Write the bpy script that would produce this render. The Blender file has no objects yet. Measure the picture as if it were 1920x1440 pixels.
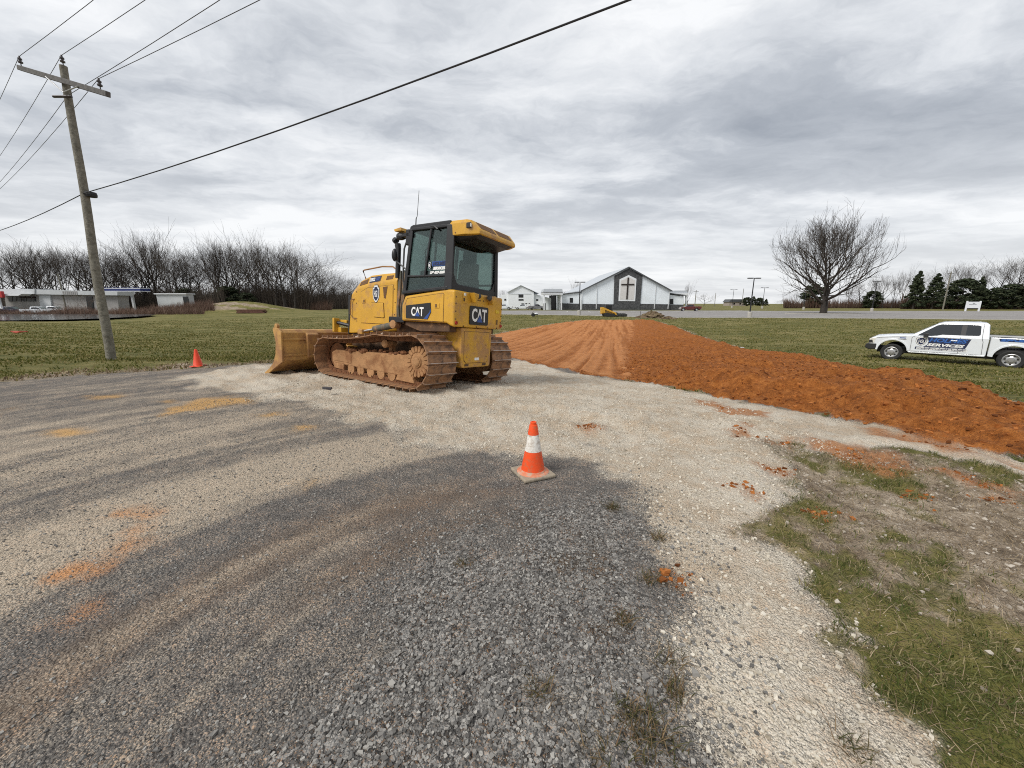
import bpy, bmesh, math, random
import numpy as np
from mathutils import Vector, Matrix, Euler

random.seed(7)
RNG = np.random.default_rng(11)
SC = bpy.context.scene
COL = SC.collection
R = math.radians

# ------------------------------------------------------------------ camera
CAMZ = 1.40
FPX = 721.0                       # focal length in pixels of the 1920 px wide photograph (13.5 mm equivalent)
PITCH = math.atan(153.0 / FPX)
cam_data = bpy.data.cameras.new('camera')
cam_data.sensor_width = 36.0
cam_data.lens = 36.0 * FPX / 1920.0
cam_data.clip_start = 0.05
cam_data.clip_end = 4000.0
cam = bpy.data.objects.new('camera', cam_data)
cam.location = (0, 0, CAMZ)
cam.rotation_euler = (math.pi / 2 - PITCH, 0, 0)
COL.objects.link(cam)
SC.camera = cam

# ------------------------------------------------------------------ sky, sun, exposure
SUN_EL, SUN_AZ = R(48), R(-128)     # azimuth measured from +Y towards +X
world = bpy.data.worlds.new('World')
SC.world = world
world.use_nodes = True
wn = world.node_tree.nodes
wl = world.node_tree.links
wn.clear()

def N(nodes, typ, **kw):
    n = nodes.new(typ)
    for k, v in kw.items():
        if k == 'inp':
            for i, val in v.items():
                n.inputs[i].default_value = val
        else:
            setattr(n, k, v)
    return n

out = N(wn, 'ShaderNodeOutputWorld')
sky = N(wn, 'ShaderNodeTexSky', sky_type='NISHITA', sun_disc=False, sun_elevation=SUN_EL, sun_rotation=SUN_AZ)
sky.air_density = 1.0; sky.dust_density = 2.0
bg_sky = N(wn, 'ShaderNodeBackground', inp={1: 0.07})
wl.new(sky.outputs[0], bg_sky.inputs[0])
tc = N(wn, 'ShaderNodeTexCoord')
sep = N(wn, 'ShaderNodeSeparateXYZ'); wl.new(tc.outputs['Generated'], sep.inputs[0])
def wmath(op, a, b=None):
    m = N(wn, 'ShaderNodeMath', operation=op)
    for i, v in enumerate((a, b)):
        if v is None: continue
        if isinstance(v, (int, float)): m.inputs[i].default_value = v
        else: wl.new(v, m.inputs[i])
    return m.outputs[0]
zc = wmath('ADD', wmath('MAXIMUM', sep.outputs[2], 0.0), 0.10)
u = wmath('DIVIDE', sep.outputs[0], zc)
v = wmath('DIVIDE', sep.outputs[1], zc)
cmb = N(wn, 'ShaderNodeCombineXYZ'); wl.new(u, cmb.inputs[0]); wl.new(v, cmb.inputs[1])
wrp = N(wn, 'ShaderNodeTexNoise', inp={'Scale': 1.6, 'Detail': 5.0, 'Roughness': 0.55}); wl.new(cmb.outputs[0], wrp.inputs['Vector'])
wsub = N(wn, 'ShaderNodeVectorMath', operation='SUBTRACT'); wl.new(wrp.outputs['Color'], wsub.inputs[0]); wsub.inputs[1].default_value = (0.5, 0.5, 0.5)
wsc = N(wn, 'ShaderNodeVectorMath', operation='SCALE'); wl.new(wsub.outputs[0], wsc.inputs[0]); wsc.inputs['Scale'].default_value = 0.55
wadd = N(wn, 'ShaderNodeVectorMath', operation='ADD'); wl.new(cmb.outputs[0], wadd.inputs[0]); wl.new(wsc.outputs[0], wadd.inputs[1])
def cloud_noise(scale, rot, loc, detail, rough, sc, dist=0.0):
    mp = N(wn, 'ShaderNodeMapping')
    mp.inputs['Rotation'].default_value = (0, 0, rot)
    mp.inputs['Location'].default_value = loc
    mp.inputs['Scale'].default_value = scale
    wl.new(wadd.outputs[0], mp.inputs[0])
    nz = N(wn, 'ShaderNodeTexNoise', inp={'Scale': sc, 'Detail': detail, 'Roughness': rough, 'Distortion': dist})
    wl.new(mp.outputs[0], nz.inputs['Vector'])
    return nz.outputs[0]
n1 = cloud_noise((0.42, 0.95, 1), R(-32), (3.1, 1.7, 0), 8, 0.52, 0.85, 0.1)
n2 = cloud_noise((0.9, 1.5, 1), R(-26), (7.3, 4.2, 0), 10, 0.62, 2.4, 0.0)
n3 = cloud_noise((0.5, 0.5, 1), R(10), (1.3, 8.2, 0), 3, 0.5, 0.8)
mixv = wmath('ADD', wmath('ADD', wmath('MULTIPLY', n1, 0.62), wmath('MULTIPLY', n2, 0.30)), wmath('MULTIPLY', n3, 0.26))
ramp = N(wn, 'ShaderNodeValToRGB')
wl.new(mixv, ramp.inputs[0])
el = ramp.color_ramp.elements
el[0].position = 0.36; el[0].color = (0.165, 0.183, 0.212, 1)
el[1].position = 0.70; el[1].color = (0.56, 0.567, 0.575, 1)
e = el.new(0.53); e.color = (0.30, 0.318, 0.345, 1)
e = el.new(0.61); e.color = (0.43, 0.445, 0.465, 1)
# thin bright veil of cloud towards the horizon
hz = N(wn, 'ShaderNodeMapRange', interpolation_type='SMOOTHSTEP', inp={1: 0.34, 2: 0.0, 3: 0.0, 4: 0.62})
wl.new(sep.outputs[2], hz.inputs[0])
mx = N(wn, 'ShaderNodeMix', data_type='RGBA')
wl.new(hz.outputs[0], mx.inputs[0]); wl.new(ramp.outputs[0], mx.inputs[6]); mx.inputs[7].default_value = (0.54, 0.545, 0.55, 1)
bg_cl = N(wn, 'ShaderNodeBackground', inp={1: 1.0})
wl.new(mx.outputs[2], bg_cl.inputs[0])
mixs = N(wn, 'ShaderNodeMixShader', inp={0: 0.94})
wl.new(bg_sky.outputs[0], mixs.inputs[1]); wl.new(bg_cl.outputs[0], mixs.inputs[2])
wl.new(mixs.outputs[0], out.inputs[0])

sun_data = bpy.data.lights.new('sun', 'SUN')
sun_data.energy = 1.5
sun_data.angle = R(22)
sun_data.color = (1.0, 0.96, 0.90)
sun = bpy.data.objects.new('sun', sun_data)
sd = Vector((math.sin(SUN_AZ) * math.cos(SUN_EL), math.cos(SUN_AZ) * math.cos(SUN_EL), math.sin(SUN_EL)))
sun.rotation_euler = sd.to_track_quat('Z', 'Y').to_euler()
sun.location = sd * 50
COL.objects.link(sun)

SC.view_settings.view_transform = 'Standard'
SC.view_settings.look = 'None'
SC.view_settings.gamma = 1.0
SC.view_settings.use_curve_mapping = False
SC.view_settings.exposure = 0.84
SC.cycles.use_denoising = False
SC.cycles.filter_width = 1.05
SC.cycles.max_bounces = 8
SC.cycles.transparent_max_bounces = 24

# ------------------------------------------------------------------ helpers
cp, sp = math.cos(PITCH), math.sin(PITCH)
def ray(px, py):
    dx, dy = px - 960.0, py - 720.0
    return (dx, FPX * cp - dy * sp, -(FPX * sp + dy * cp))
def at(px, py, Y):
    """Point seen at a pixel of the photograph, Y metres ahead of the camera."""
    r = ray(px, py); t = Y / r[1]
    return Vector((r[0] * t, Y, CAMZ + r[2] * t))

def tag(o, label=None, cat=None, group=None, kind=None):
    if label: o['label'] = label
    if cat: o['category'] = cat
    if group: o['group'] = group
    if kind: o['kind'] = kind
    return o

def empty(name, loc=(0, 0, 0), rot=(0, 0, 0), label=None, cat=None, group=None):
    o = bpy.data.objects.new(name, None)
    o.location = loc; o.rotation_euler = rot
    o.empty_display_size = 0.2
    COL.objects.link(o)
    return tag(o, label, cat, group)

def copy_tree(o, parent=None):
    c = o.copy(); COL.objects.link(c); c.parent = parent
    for ch in list(o.children): copy_tree(ch, c)
    return c

def obj(name, me, parent=None, label=None, cat=None, group=None, kind=None):
    o = bpy.data.objects.new(name, me)
    COL.objects.link(o)
    if parent: o.parent = parent
    return tag(o, label, cat, group, kind)

class MB:
    """Collects vertices and faces of one mesh object."""
    def __init__(s): s.v = []; s.f = []
    def add(s, vs, fs):
        b = len(s.v); s.v.extend([tuple(p) for p in vs]); s.f.extend([tuple(i + b for i in f) for f in fs]); return s
    def box(s, lo, hi, M=None):
        (x0, y0, z0), (x1, y1, z1) = lo, hi
        vs = [Vector(p) for p in ((x0,y0,z0),(x1,y0,z0),(x1,y1,z0),(x0,y1,z0),(x0,y0,z1),(x1,y0,z1),(x1,y1,z1),(x0,y1,z1))]
        if M is not None: vs = [M @ p for p in vs]
        return s.add(vs, [(3,2,1,0),(4,5,6,7),(0,1,5,4),(1,2,6,5),(2,3,7,6),(3,0,4,7)])
    def cbox(s, c, d, M=None):
        return s.box([c[i] - d[i] / 2 for i in range(3)], [c[i] + d[i] / 2 for i in range(3)], M)
    def prism(s, poly, a0, a1, axis='y', M=None):
        """poly in the plane across axis: axis y -> (x,z), x -> (y,z), z -> (x,y)."""
        def P(p, a):
            q = {'y': (p[0], a, p[1]), 'x': (a, p[0], p[1]), 'z': (p[0], p[1], a)}[axis]
            q = Vector(q)
            return M @ q if M is not None else q
        n = len(poly)
        vs = [P(p, a0) for p in poly] + [P(p, a1) for p in poly]
        fs = [tuple(range(n))[::-1], tuple(range(n, 2 * n))]
        fs += [(i, (i + 1) % n, n + (i + 1) % n, n + i) for i in range(n)]
        return s.add(vs, fs)
    def loft(s, secs, cap=True):
        n = len(secs[0]); vs = [p for sec in secs for p in sec]; fs = []
        for k in range(len(secs) - 1):
            for i in range(n):
                fs.append((k*n+i, k*n+(i+1)%n, (k+1)*n+(i+1)%n, (k+1)*n+i))
        if cap:
            fs.append(tuple(range(n))[::-1]); fs.append(tuple((len(secs)-1)*n+i for i in range(n)))
        return s.add(vs, fs)
    def tube(s, pts, rad, n=8, cap=True):
        pts = [Vector(p) for p in pts]
        if not isinstance(rad, (list, tuple)): rad = [rad] * len(pts)
        secs = []
        for i, p in enumerate(pts):
            d = (pts[min(i+1, len(pts)-1)] - pts[max(i-1, 0)])
            if d.length < 1e-9: d = Vector((0,0,1))
            d.normalize()
            a = Vector((0,0,1)) if abs(d.z) < 0.9 else Vector((1,0,0))
            e1 = d.cross(a).normalized(); e2 = d.cross(e1)
            secs.append([p + (e1*math.cos(2*math.pi*k/n) + e2*math.sin(2*math.pi*k/n))*rad[i] for k in range(n)])
        return s.loft(secs, cap)
    def lathe(s, prof, n=24, c=(0,0,0), axis='z'):
        """prof: list of (radius, height)."""
        secs = []
        for r, h in prof:
            sec = []
            for k in range(n):
                a = 2*math.pi*k/n
                q = {'z': (r*math.cos(a), r*math.sin(a), h), 'y': (r*math.cos(a), h, r*math.sin(a)), 'x': (h, r*math.cos(a), r*math.sin(a))}[axis]
                sec.append(Vector(c) + Vector(q))
            secs.append(sec)
        return s.loft(secs)
    def sphere(s, c, r, n=10, m=6, sc=(1,1,1)):
        secs = []
        for j in range(m+1):
            t = math.pi * (0.02 + 0.96 * j / m)
            secs.append([Vector((c[0]+r*sc[0]*math.sin(t)*math.cos(2*math.pi*k/n), c[1]+r*sc[1]*math.sin(t)*math.sin(2*math.pi*k/n), c[2]-r*sc[2]*math.cos(t))) for k in range(n)])
        return s.loft(secs)
    def mesh(s, name, mat, bevel=0, seg=2, smooth=False, limit=35):
        me = bpy.data.meshes.new(name)
        bm = bmesh.new()
        vs = [bm.verts.new(p) for p in s.v]
        for f in s.f:
            try: bm.faces.new([vs[i] for i in f])
            except ValueError: pass
        bmesh.ops.recalc_face_normals(bm, faces=bm.faces)
        if bevel:
            lim = R(limit)
            ed = [e for e in bm.edges if len(e.link_faces) == 2 and e.calc_face_angle(0) > lim]
            bmesh.ops.bevel(bm, geom=ed, offset=bevel, segments=seg, affect='EDGES', profile=0.5, clamp_overlap=True)
        bm.to_mesh(me); bm.free()
        if smooth:
            for p in me.polygons: p.use_smooth = True
            try: me.set_sharp_from_angle(angle=R(40))
            except Exception: pass
        if mat: me.materials.append(mat)
        return me
    def build(s, name, mat, parent=None, bevel=0, seg=2, smooth=False, limit=35, **kw):
        return obj(name, s.mesh(name, mat, bevel, seg, smooth, limit), parent, **kw)

def text_mesh(txt, size, mat, name='lettering', bold=0.0, shear=0.0, depth=0.004, sx=1.0, width=None):
    cu = bpy.data.curves.new(name, 'FONT')
    cu.body = txt; cu.size = size; cu.shear = shear; cu.offset = bold; cu.extrude = depth / 2
    cu.align_x = 'CENTER'; cu.align_y = 'CENTER'; cu.resolution_u = 3
    o = bpy.data.objects.new(name, cu)
    me = bpy.data.meshes.new_from_object(o)
    bpy.data.objects.remove(o); bpy.data.curves.remove(cu)
    co = np.zeros(len(me.vertices) * 3); me.vertices.foreach_get('co', co); co = co.reshape(-1, 3)
    if width is not None and len(co):
        cx = (co[:,0].min() + co[:,0].max()) / 2; co[:,0] = (co[:,0] - cx) * width / (co[:,0].max() - co[:,0].min())
        cy = (co[:,1].min() + co[:,1].max()) / 2; co[:,1] = (co[:,1] - cy) * size / (co[:,1].max() - co[:,1].min())
    co[:,0] *= sx
    me.vertices.foreach_set('co', co.reshape(-1))
    me.materials.clear(); me.materials.append(mat)
    return me

# ------------------------------------------------------------------ materials
def mat(name, col, rough=0.6, metal=0.0, var=0.12, scale=6.0, bump=0.0, bscale=40.0, dirt=None, dirt_amt=0.0, dirt_scale=5.0, coat=0.0, spec=0.5):
    m = bpy.data.materials.new(name); m.use_nodes = True
    nt = m.node_tree; ns = nt.nodes; ln = nt.links; ns.clear()
    o = N(ns, 'ShaderNodeOutputMaterial'); b = N(ns, 'ShaderNodeBsdfPrincipled')
    ln.new(b.outputs[0], o.inputs[0])
    b.inputs['Roughness'].default_value = rough; b.inputs['Metallic'].default_value = metal
    b.inputs['Coat Weight'].default_value = coat; b.inputs['Specular IOR Level'].default_value = spec
    t = N(ns, 'ShaderNodeTexCoord')
    nz = N(ns, 'ShaderNodeTexNoise', inp={'Scale': scale, 'Detail': 6.0, 'Roughness': 0.6})
    ln.new(t.outputs['Object'], nz.inputs['Vector'])
    c1 = tuple(max(0, c * (1 - var)) for c in col) + (1,)
    c2 = tuple(min(1, c * (1 + var)) for c in col) + (1,)
    rp = N(ns, 'ShaderNodeValToRGB'); rp.color_ramp.elements[0].position = 0.3; rp.color_ramp.elements[1].position = 0.7
    rp.color_ramp.elements[0].color = c1; rp.color_ramp.elements[1].color = c2
    ln.new(nz.outputs[0], rp.inputs[0])
    last = rp.outputs[0]
    if dirt:
        nd = N(ns, 'ShaderNodeTexNoise', inp={'Scale': dirt_scale, 'Detail': 9.0, 'Roughness': 0.68})
        ln.new(t.outputs['Object'], nd.inputs['Vector'])
        mr = N(ns, 'ShaderNodeMapRange', inp={1: 0.62 - dirt_amt * 0.35, 2: 0.78 - dirt_amt * 0.35, 3: 0.0, 4: 0.85})
        ln.new(nd.outputs[0], mr.inputs[0])
        mx = N(ns, 'ShaderNodeMix', data_type='RGBA'); ln.new(mr.outputs[0], mx.inputs[0]); ln.new(last, mx.inputs[6])
        mx.inputs[7].default_value = tuple(dirt) + (1,)
        last = mx.outputs[2]
    ln.new(last, b.inputs['Base Color'])
    if bump:
        nb = N(ns, 'ShaderNodeTexNoise', inp={'Scale': bscale, 'Detail': 5.0})
        ln.new(t.outputs['Object'], nb.inputs['Vector'])
        bp = N(ns, 'ShaderNodeBump', inp={'Strength': bump, 'Distance': 0.02})
        ln.new(nb.outputs[0], bp.inputs['Height']); ln.new(bp.outputs[0], b.inputs['Normal'])
    return m

def glass_mat(name, tint, refl=0.1, rough=0.02):
    m = bpy.data.materials.new(name); m.use_nodes = True
    nt = m.node_tree; ns = nt.nodes; ln = nt.links; ns.clear()
    o = N(ns, 'ShaderNodeOutputMaterial')
    tr = N(ns, 'ShaderNodeBsdfTransparent'); tr.inputs[0].default_value = tuple(tint) + (1,)
    gl = N(ns, 'ShaderNodeBsdfGlossy', inp={'Roughness': rough})
    fr = N(ns, 'ShaderNodeFresnel', inp={'IOR': 1.45})
    mm = N(ns, 'ShaderNodeMath', operation='MULTIPLY', inp={1: refl * 10}); ln.new(fr.outputs[0], mm.inputs[0])
    ms = N(ns, 'ShaderNodeMixShader'); ln.new(mm.outputs[0], ms.inputs[0]); ln.new(tr.outputs[0], ms.inputs[1]); ln.new(gl.outputs[0], ms.inputs[2])
    ln.new(ms.outputs[0], o.inputs[0])
    return m

def island_mat(name, cols, rough=0.8, trans=0.0, spec=0.3):
    """Colour picked at random for each loose piece of a mesh."""
    m = bpy.data.materials.new(name); m.use_nodes = True
    nt = m.node_tree; ns = nt.nodes; ln = nt.links; ns.clear()
    o = N(ns, 'ShaderNodeOutputMaterial'); b = N(ns, 'ShaderNodeBsdfPrincipled')
    b.inputs['Roughness'].default_value = rough; b.inputs['Specular IOR Level'].default_value = spec
    g = N(ns, 'ShaderNodeNewGeometry'); rp = N(ns, 'ShaderNodeValToRGB')
    els = rp.color_ramp.elements
    while len(els) < len(cols): els.new(0.5)
    for i, c in enumerate(cols):
        els[i].position = i / (len(cols) - 1); els[i].color = tuple(c) + (1,)
    ln.new(g.outputs['Random Per Island'], rp.inputs[0]); ln.new(rp.outputs[0], b.inputs['Base Color'])
    if trans:
        tl = N(ns, 'ShaderNodeBsdfTranslucent'); ln.new(rp.outputs[0], tl.inputs[0])
        ms = N(ns, 'ShaderNodeMixShader', inp={0: trans}); ln.new(b.outputs[0], ms.inputs[1]); ln.new(tl.outputs[0], ms.inputs[2]); ln.new(ms.outputs[0], o.inputs[0])
    else:
        ln.new(b.outputs[0], o.inputs[0])
    return m

YEL = (0.60, 0.325, 0.028)
DIRT = (0.36, 0.19, 0.085)
M = {}
M['yellow'] = mat('yellow_paint', YEL, 0.48, 0, 0.10, 3, 0.03, 30, DIRT, 0.30, 3.5, 0.05)
M['yellow_dirty'] = mat('yellow_paint_dirty', YEL, 0.55, 0, 0.10, 4, 0.05, 40, DIRT, 0.55, 4.0)
M['blade'] = mat('blade_paint_worn', (0.47, 0.265, 0.08), 0.65, 0, 0.18, 3, 0.1, 30, (0.27, 0.13, 0.055), 0.55, 3.5)
M['mud'] = mat('dried_mud', (0.37, 0.20, 0.09), 0.95, 0, 0.22, 5, 0.5, 35, (0.21, 0.09, 0.035), 0.35, 4.0)
M['mud_dark'] = mat('damp_mud', (0.18, 0.075, 0.03), 0.95, 0, 0.4, 9, 0.9, 30)
M['shoe'] = mat('track_shoe_steel', (0.155, 0.09, 0.057), 0.66, 0.15, 0.55, 7, 0.6, 28, (0.36, 0.19, 0.09), 0.66, 6.0)
M['shoe_edge'] = mat('worn_grouser_steel', (0.44, 0.38, 0.34), 0.42, 0.4, 0.25, 9, 0.2, 40, (0.25, 0.13, 0.07), 0.3, 9.0)
M['under'] = mat('underbody_dirty', (0.10, 0.055, 0.03), 0.85, 0, 0.3, 5, 0.3, 25, DIRT, 0.25)
M['black'] = mat('black_paint', (0.012, 0.012, 0.014), 0.45, 0, 0.2, 5, 0.02, 30, (0.07, 0.06, 0.05), 0.1)
M['rubber'] = mat('black_rubber', (0.018, 0.018, 0.018), 0.75, 0, 0.2, 8, 0.1, 60)
M['dark_grey'] = mat('dark_grey_metal', (0.05, 0.05, 0.05), 0.6, 0.2, 0.2, 6)
M['grille'] = mat('rust_brown_grille', (0.14, 0.065, 0.02), 0.7, 0, 0.3, 60, 0.6, 160)
M['white_print'] = mat('white_print', (0.80, 0.80, 0.78), 0.5, 0, 0.02)
M['blue_print'] = mat('blue_print', (0.025, 0.075, 0.28), 0.5, 0, 0.05)
M['navy_print'] = mat('navy_print', (0.012, 0.02, 0.065), 0.5, 0, 0.05)
M['black_print'] = mat('black_print', (0.012, 0.012, 0.014), 0.45, 0, 0.05)
M['red_lens'] = mat('red_lens', (0.32, 0.012, 0.01), 0.25, 0, 0.05)
M['clear_lens'] = mat('clear_lens', (0.72, 0.70, 0.64), 0.15, 0, 0.05)
M['chrome'] = mat('chrome_rod', (0.75, 0.73, 0.70), 0.2, 0.9, 0.05)
M['hose'] = mat('grey_hose', (0.10, 0.095, 0.07), 0.7, 0, 0.25, 12, 0.2, 30, DIRT, 0.35)
M['rail'] = mat('brown_rail', (0.30, 0.15, 0.05), 0.6, 0, 0.2, 6)
M['cab_glass'] = glass_mat('green_tinted_cab_glass', (0.56, 0.635, 0.615), 0.035)
M['seat'] = mat('seat_cloth', (0.03, 0.03, 0.03), 0.9, 0, 0.2)
M['white_paint'] = mat('white_car_paint', (0.74, 0.775, 0.81), 0.22, 0, 0.015, 2, 0, 30, (0.5, 0.46, 0.40), 0.02, 2.0, 0.6)
M['car_glass'] = mat('dark_car_glass', (0.012, 0.016, 0.02), 0.06, 0, 0.05, 3, spec=0.8)
M['shield_glass'] = mat('windscreen_glass', (0.16, 0.20, 0.19), 0.06, 0, 0.1, 3, spec=0.9)
M['silver'] = mat('silver_wheel', (0.42, 0.42, 0.42), 0.35, 0.6, 0.1, 5)
M['black_plastic'] = mat('black_plastic', (0.02, 0.02, 0.021), 0.55, 0, 0.1)
M['orange_cone'] = mat('orange_cone_plastic', (0.80, 0.078, 0.010), 0.55, 0, 0.08, 9, 0.05, 60, (0.36, 0.15, 0.07), 0.30, 26)
M['red_cone'] = mat('red_orange_cone_plastic', (0.76, 0.060, 0.014), 0.5, 0, 0.06, 9)
M['cone_band'] = mat('white_reflective_band', (0.72, 0.69, 0.63), 0.4, 0, 0.08, 20, 0, 30, (0.40, 0.33, 0.26), 0.40, 34)
M['cone_base'] = mat('dusty_rubber_base', (0.32, 0.27, 0.20), 0.9, 0, 0.25, 14, 0.2, 60, (0.09, 0.08, 0.07), 0.3, 14)
M['cone_foot'] = mat('dusty_orange_foot', (0.62, 0.20, 0.10), 0.8, 0, 0.2, 20, 0, 30, (0.42, 0.34, 0.26), 0.45, 20)
# ------------------------------------------------------------------ terrain
def smooth(a, b, x):
    t = np.clip((x - a) / (b - a), 0, 1); return t * t * (3 - 2 * t)

def vnoise(x, y, seed=0):
    xi = np.floor(x).astype(np.int64); yi = np.floor(y).astype(np.int64)
    xf = x - xi; yf = y - yi
    def h(a, b):
        n = (a * 374761393 + b * 668265263 + seed * 982451653) & 0xffffffff
        n = ((n ^ (n >> 13)) * 1274126177) & 0xffffffff
        return ((n ^ (n >> 16)) & 0xffff) / 65535.0
    ux = xf * xf * (3 - 2 * xf); uy = yf * yf * (3 - 2 * yf)
    return (h(xi, yi) * (1 - ux) + h(xi + 1, yi) * ux) * (1 - uy) + (h(xi, yi + 1) * (1 - ux) + h(xi + 1, yi + 1) * ux) * uy
def fbm(x, y, seed=0, oct=4):
    s = 0; a = 0.5; t = 0
    for k in range(oct):
        s = s + a * vnoise(x, y, seed + k * 17); t += a; x = x * 2.03 + 5.1; y = y * 2.03 + 1.7; a *= 0.5
    return s / t

def along(X, Y): return (X - 0.8) * 0.43 + (Y - 4.0) * 0.903       # metres beyond the road edge
MOUND = (-78.0, 112.0)
def zbase(X, Y):
    X = np.asarray(X, float); Y = np.asarray(Y, float)
    s = along(X, Y)
    z = 0.03 * smooth(0, 0.8, s)
    d = np.maximum(s - 0.9, 0)
    z = z - 1.75 * np.tanh(0.093 * d / 1.75)
    z = z + 0.60 * smooth(24, 70, s)
    z = z - 0.35 * smooth(7, 12, -X) * smooth(0.2, 1.6, s) * (1 - smooth(10, 30, s))
    z = z + 2.9 * np.exp(-(((X - MOUND[0]) / 13) ** 2 + ((Y - MOUND[1]) / 9) ** 2))
    return z
def ground_pt(px, py):
    """Where the line of sight through a pixel of the photograph meets the bare terrain."""
    r = ray(px, py); n = math.hypot(r[0], r[1]); d = (r[0] / n, r[1] / n, r[2] / n)
    t = 0.3
    while t < 900:
        z = CAMZ + d[2] * t
        if z <= float(zbase(d[0] * t, d[1] * t)): break
        t *= 1.004
    return Vector((d[0] * t, d[1] * t, float(zbase(d[0] * t, d[1] * t))))
def gz(x, y): return float(zbase(x, y))

def wpoly(px): return [tuple(ground_pt(*p)[:2]) for p in px]
def sdf(X, Y, poly):
    """Signed distance to a polygon, negative inside."""
    P = np.array(poly); Q = np.roll(P, -1, 0)
    best = np.full(X.shape, 1e18); ins = np.zeros(X.shape, bool)
    for (ax, ay), (bx, by) in zip(P, Q):
        ex, ey = bx - ax, by - ay; wx, wy = X - ax, Y - ay
        t = np.clip((wx * ex + wy * ey) / max(ex * ex + ey * ey, 1e-12), 0, 1)
        best = np.minimum(best, (wx - ex * t) ** 2 + (wy - ey * t) ** 2)
        c = ((ay > Y) != (by > Y)) & (X < (bx - ax) * (Y - ay) / ((by - ay) if by != ay else 1e-12) + ax)
        ins ^= c
    return np.where(ins, -1, 1) * np.sqrt(best)

CLAY_LOW = [(900, 652), (960, 672), (1040, 690), (1110, 705), (1200, 716), (1300, 735), (1400, 755), (1500, 768), (1600, 790), (1700, 812), (1800, 838), (1925, 866)]
CLAY_PX = CLAY_LOW + [(2040, 895), (2040, 815), (1920, 775), (1850, 746), (1790, 726), (1700, 712), (1600, 690), (1500, 672), (1400, 658), (1330, 637), (1280, 620), (1235, 604), (1190, 600), (1100, 600), (1040, 607), (960, 621), (890, 634)]
GRADED_PX = [(885, 655), (960, 672), (1040, 690), (1110, 705), (1172, 714), (1178, 680), (1184, 640), (1192, 600), (1100, 600), (1040, 607), (960, 621), (885, 634)]
GRAVEL_PX = [(330, 712), (420, 690), (520, 682), (700, 668)] + CLAY_LOW + [(2000, 900), (1800, 850), (1640, 830), (1520, 825), (1440, 860), (1428, 960), (1466, 1050), (1520, 1150), (1600, 1280), (1720, 1436), (1400, 1436), (1300, 1436), (1290, 1300), (1280, 1200), (1262, 1100), (1238, 1000), (1205, 905), (1150, 855), (1060, 848), (960, 845), (880, 840), (800, 824), (720, 800), (640, 774), (560, 757), (450, 740)]
CLAY_W = wpoly(CLAY_PX); GRADED_W = wpoly(GRADED_PX)
GRAVEL_W = wpoly(GRAVEL_PX)
# carry the pale strip on behind the camera
k = GRAVEL_PX.index((1720, 1436))
GRAVEL_W[k + 1:k + 3] = [(1.75, -6.0), (0.75, -6.0)]
L0 = [ground_pt(*p) for p in ((600, 676), (520, 681), (400, 689), (300, 694), (200, 701), (100, 707), (0, 717))]
L0 = [tuple(p[:2]) for p in L0]
dl = (L0[-1][0] - L0[-3][0], L0[-1][1] - L0[-3][1])
ROAD_W = L0 + [(L0[-1][0] + dl[0] * 12, L0[-1][1] + dl[1] * 12), (-60, -60), (0.9, -60), (0.9, -2), tuple(ground_pt(1330, 1436)[:2]), tuple(ground_pt(1310, 1100)[:2]), tuple(ground_pt(1330, 960)[:2]), tuple(ground_pt(1350, 800)[:2]), tuple(ground_pt(1200, 720)[:2]), tuple(ground_pt(900, 655)[:2])]
LOT_NEAR = [tuple(ground_pt(x, y)[:2]) for x, y in ((880, 588.5), (1085, 591.5), (1250, 596), (1420, 596), (1700, 597.5), (2150, 603))]
LOT_W = LOT_NEAR + [(220, 75), (190, 116), (120, 118), (78, 118), (72, 124), (-6, 124), (-10, 118)]
POND_W = [tuple(at(x, 590, Y)[:2]) for x, Y in ((-260, 66), (30, 60), (120, 62), (190, 66), (262, 76), (285, 84), (262, 90), (180, 90), (90, 92), (-20, 94), (-260, 96))]
STAIN_PX = {'orange': [[(180, 1062), (205, 1020), (245, 1000), (305, 992), (298, 1010), (250, 1040), (200, 1062)],
                       [(85, 1085), (140, 1062), (185, 1052), (190, 1066), (130, 1085)],
                       [(215, 966), (262, 960), (270, 966), (225, 973)], [(155, 1132), (190, 1128), (200, 1140), (165, 1146)]],
            'yellow': [[(300, 770), (370, 748), (430, 743), (478, 748), (470, 758), (380, 770), (300, 780)],
                       [(535, 800), (560, 795), (600, 798), (590, 806), (550, 808)],
                       [(95, 806), (130, 803), (160, 806), (150, 814), (110, 820)],
                       [(160, 742), (235, 738), (240, 744), (170, 750)], [(0, 768), (20, 766), (18, 774), (0, 777)],
                       [(300, 753), (330, 752), (335, 757), (305, 757)], [(480, 778), (520, 773), (525, 778), (490, 785)],
                       [(580, 898), (594, 892), (600, 900), (588, 906)], [(705, 912), (720, 911), (718, 916)], [(702, 925), (718, 923), (716, 927)]],
            'redclay': [[(1425, 826), (1470, 810), (1500, 826), (1470, 834)], [(1085, 800), (1110, 795), (1130, 808), (1100, 812)],
                        [(1350, 895), (1390, 905), (1435, 930), (1420, 936), (1370, 915)], [(1430, 872), (1480, 880), (1490, 893), (1445, 886)],
                        [(1500, 955), (1560, 950), (1585, 962), (1540, 970), (1510, 966)], [(1500, 815), (1600, 828), (1680, 850), (1730, 885), (1660, 888), (1590, 862), (1520, 838)], [(1290, 742), (1360, 760), (1450, 780), (1420, 790), (1330, 770)], [(1600, 800), (1720, 822), (1840, 850), (1900, 872), (1780, 850), (1650, 822)], [(1760, 880), (1850, 895), (1900, 915), (1820, 905)],
                        [(1360, 800), (1400, 795), (1410, 815), (1375, 818)], [(1700, 925), (1740, 920), (1750, 930), (1715, 935)],
                        [(1845, 930), (1870, 925), (1880, 940), (1850, 945)], [(1262, 1075), (1275, 1080), (1278, 1092), (1266, 1085)]]}

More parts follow.
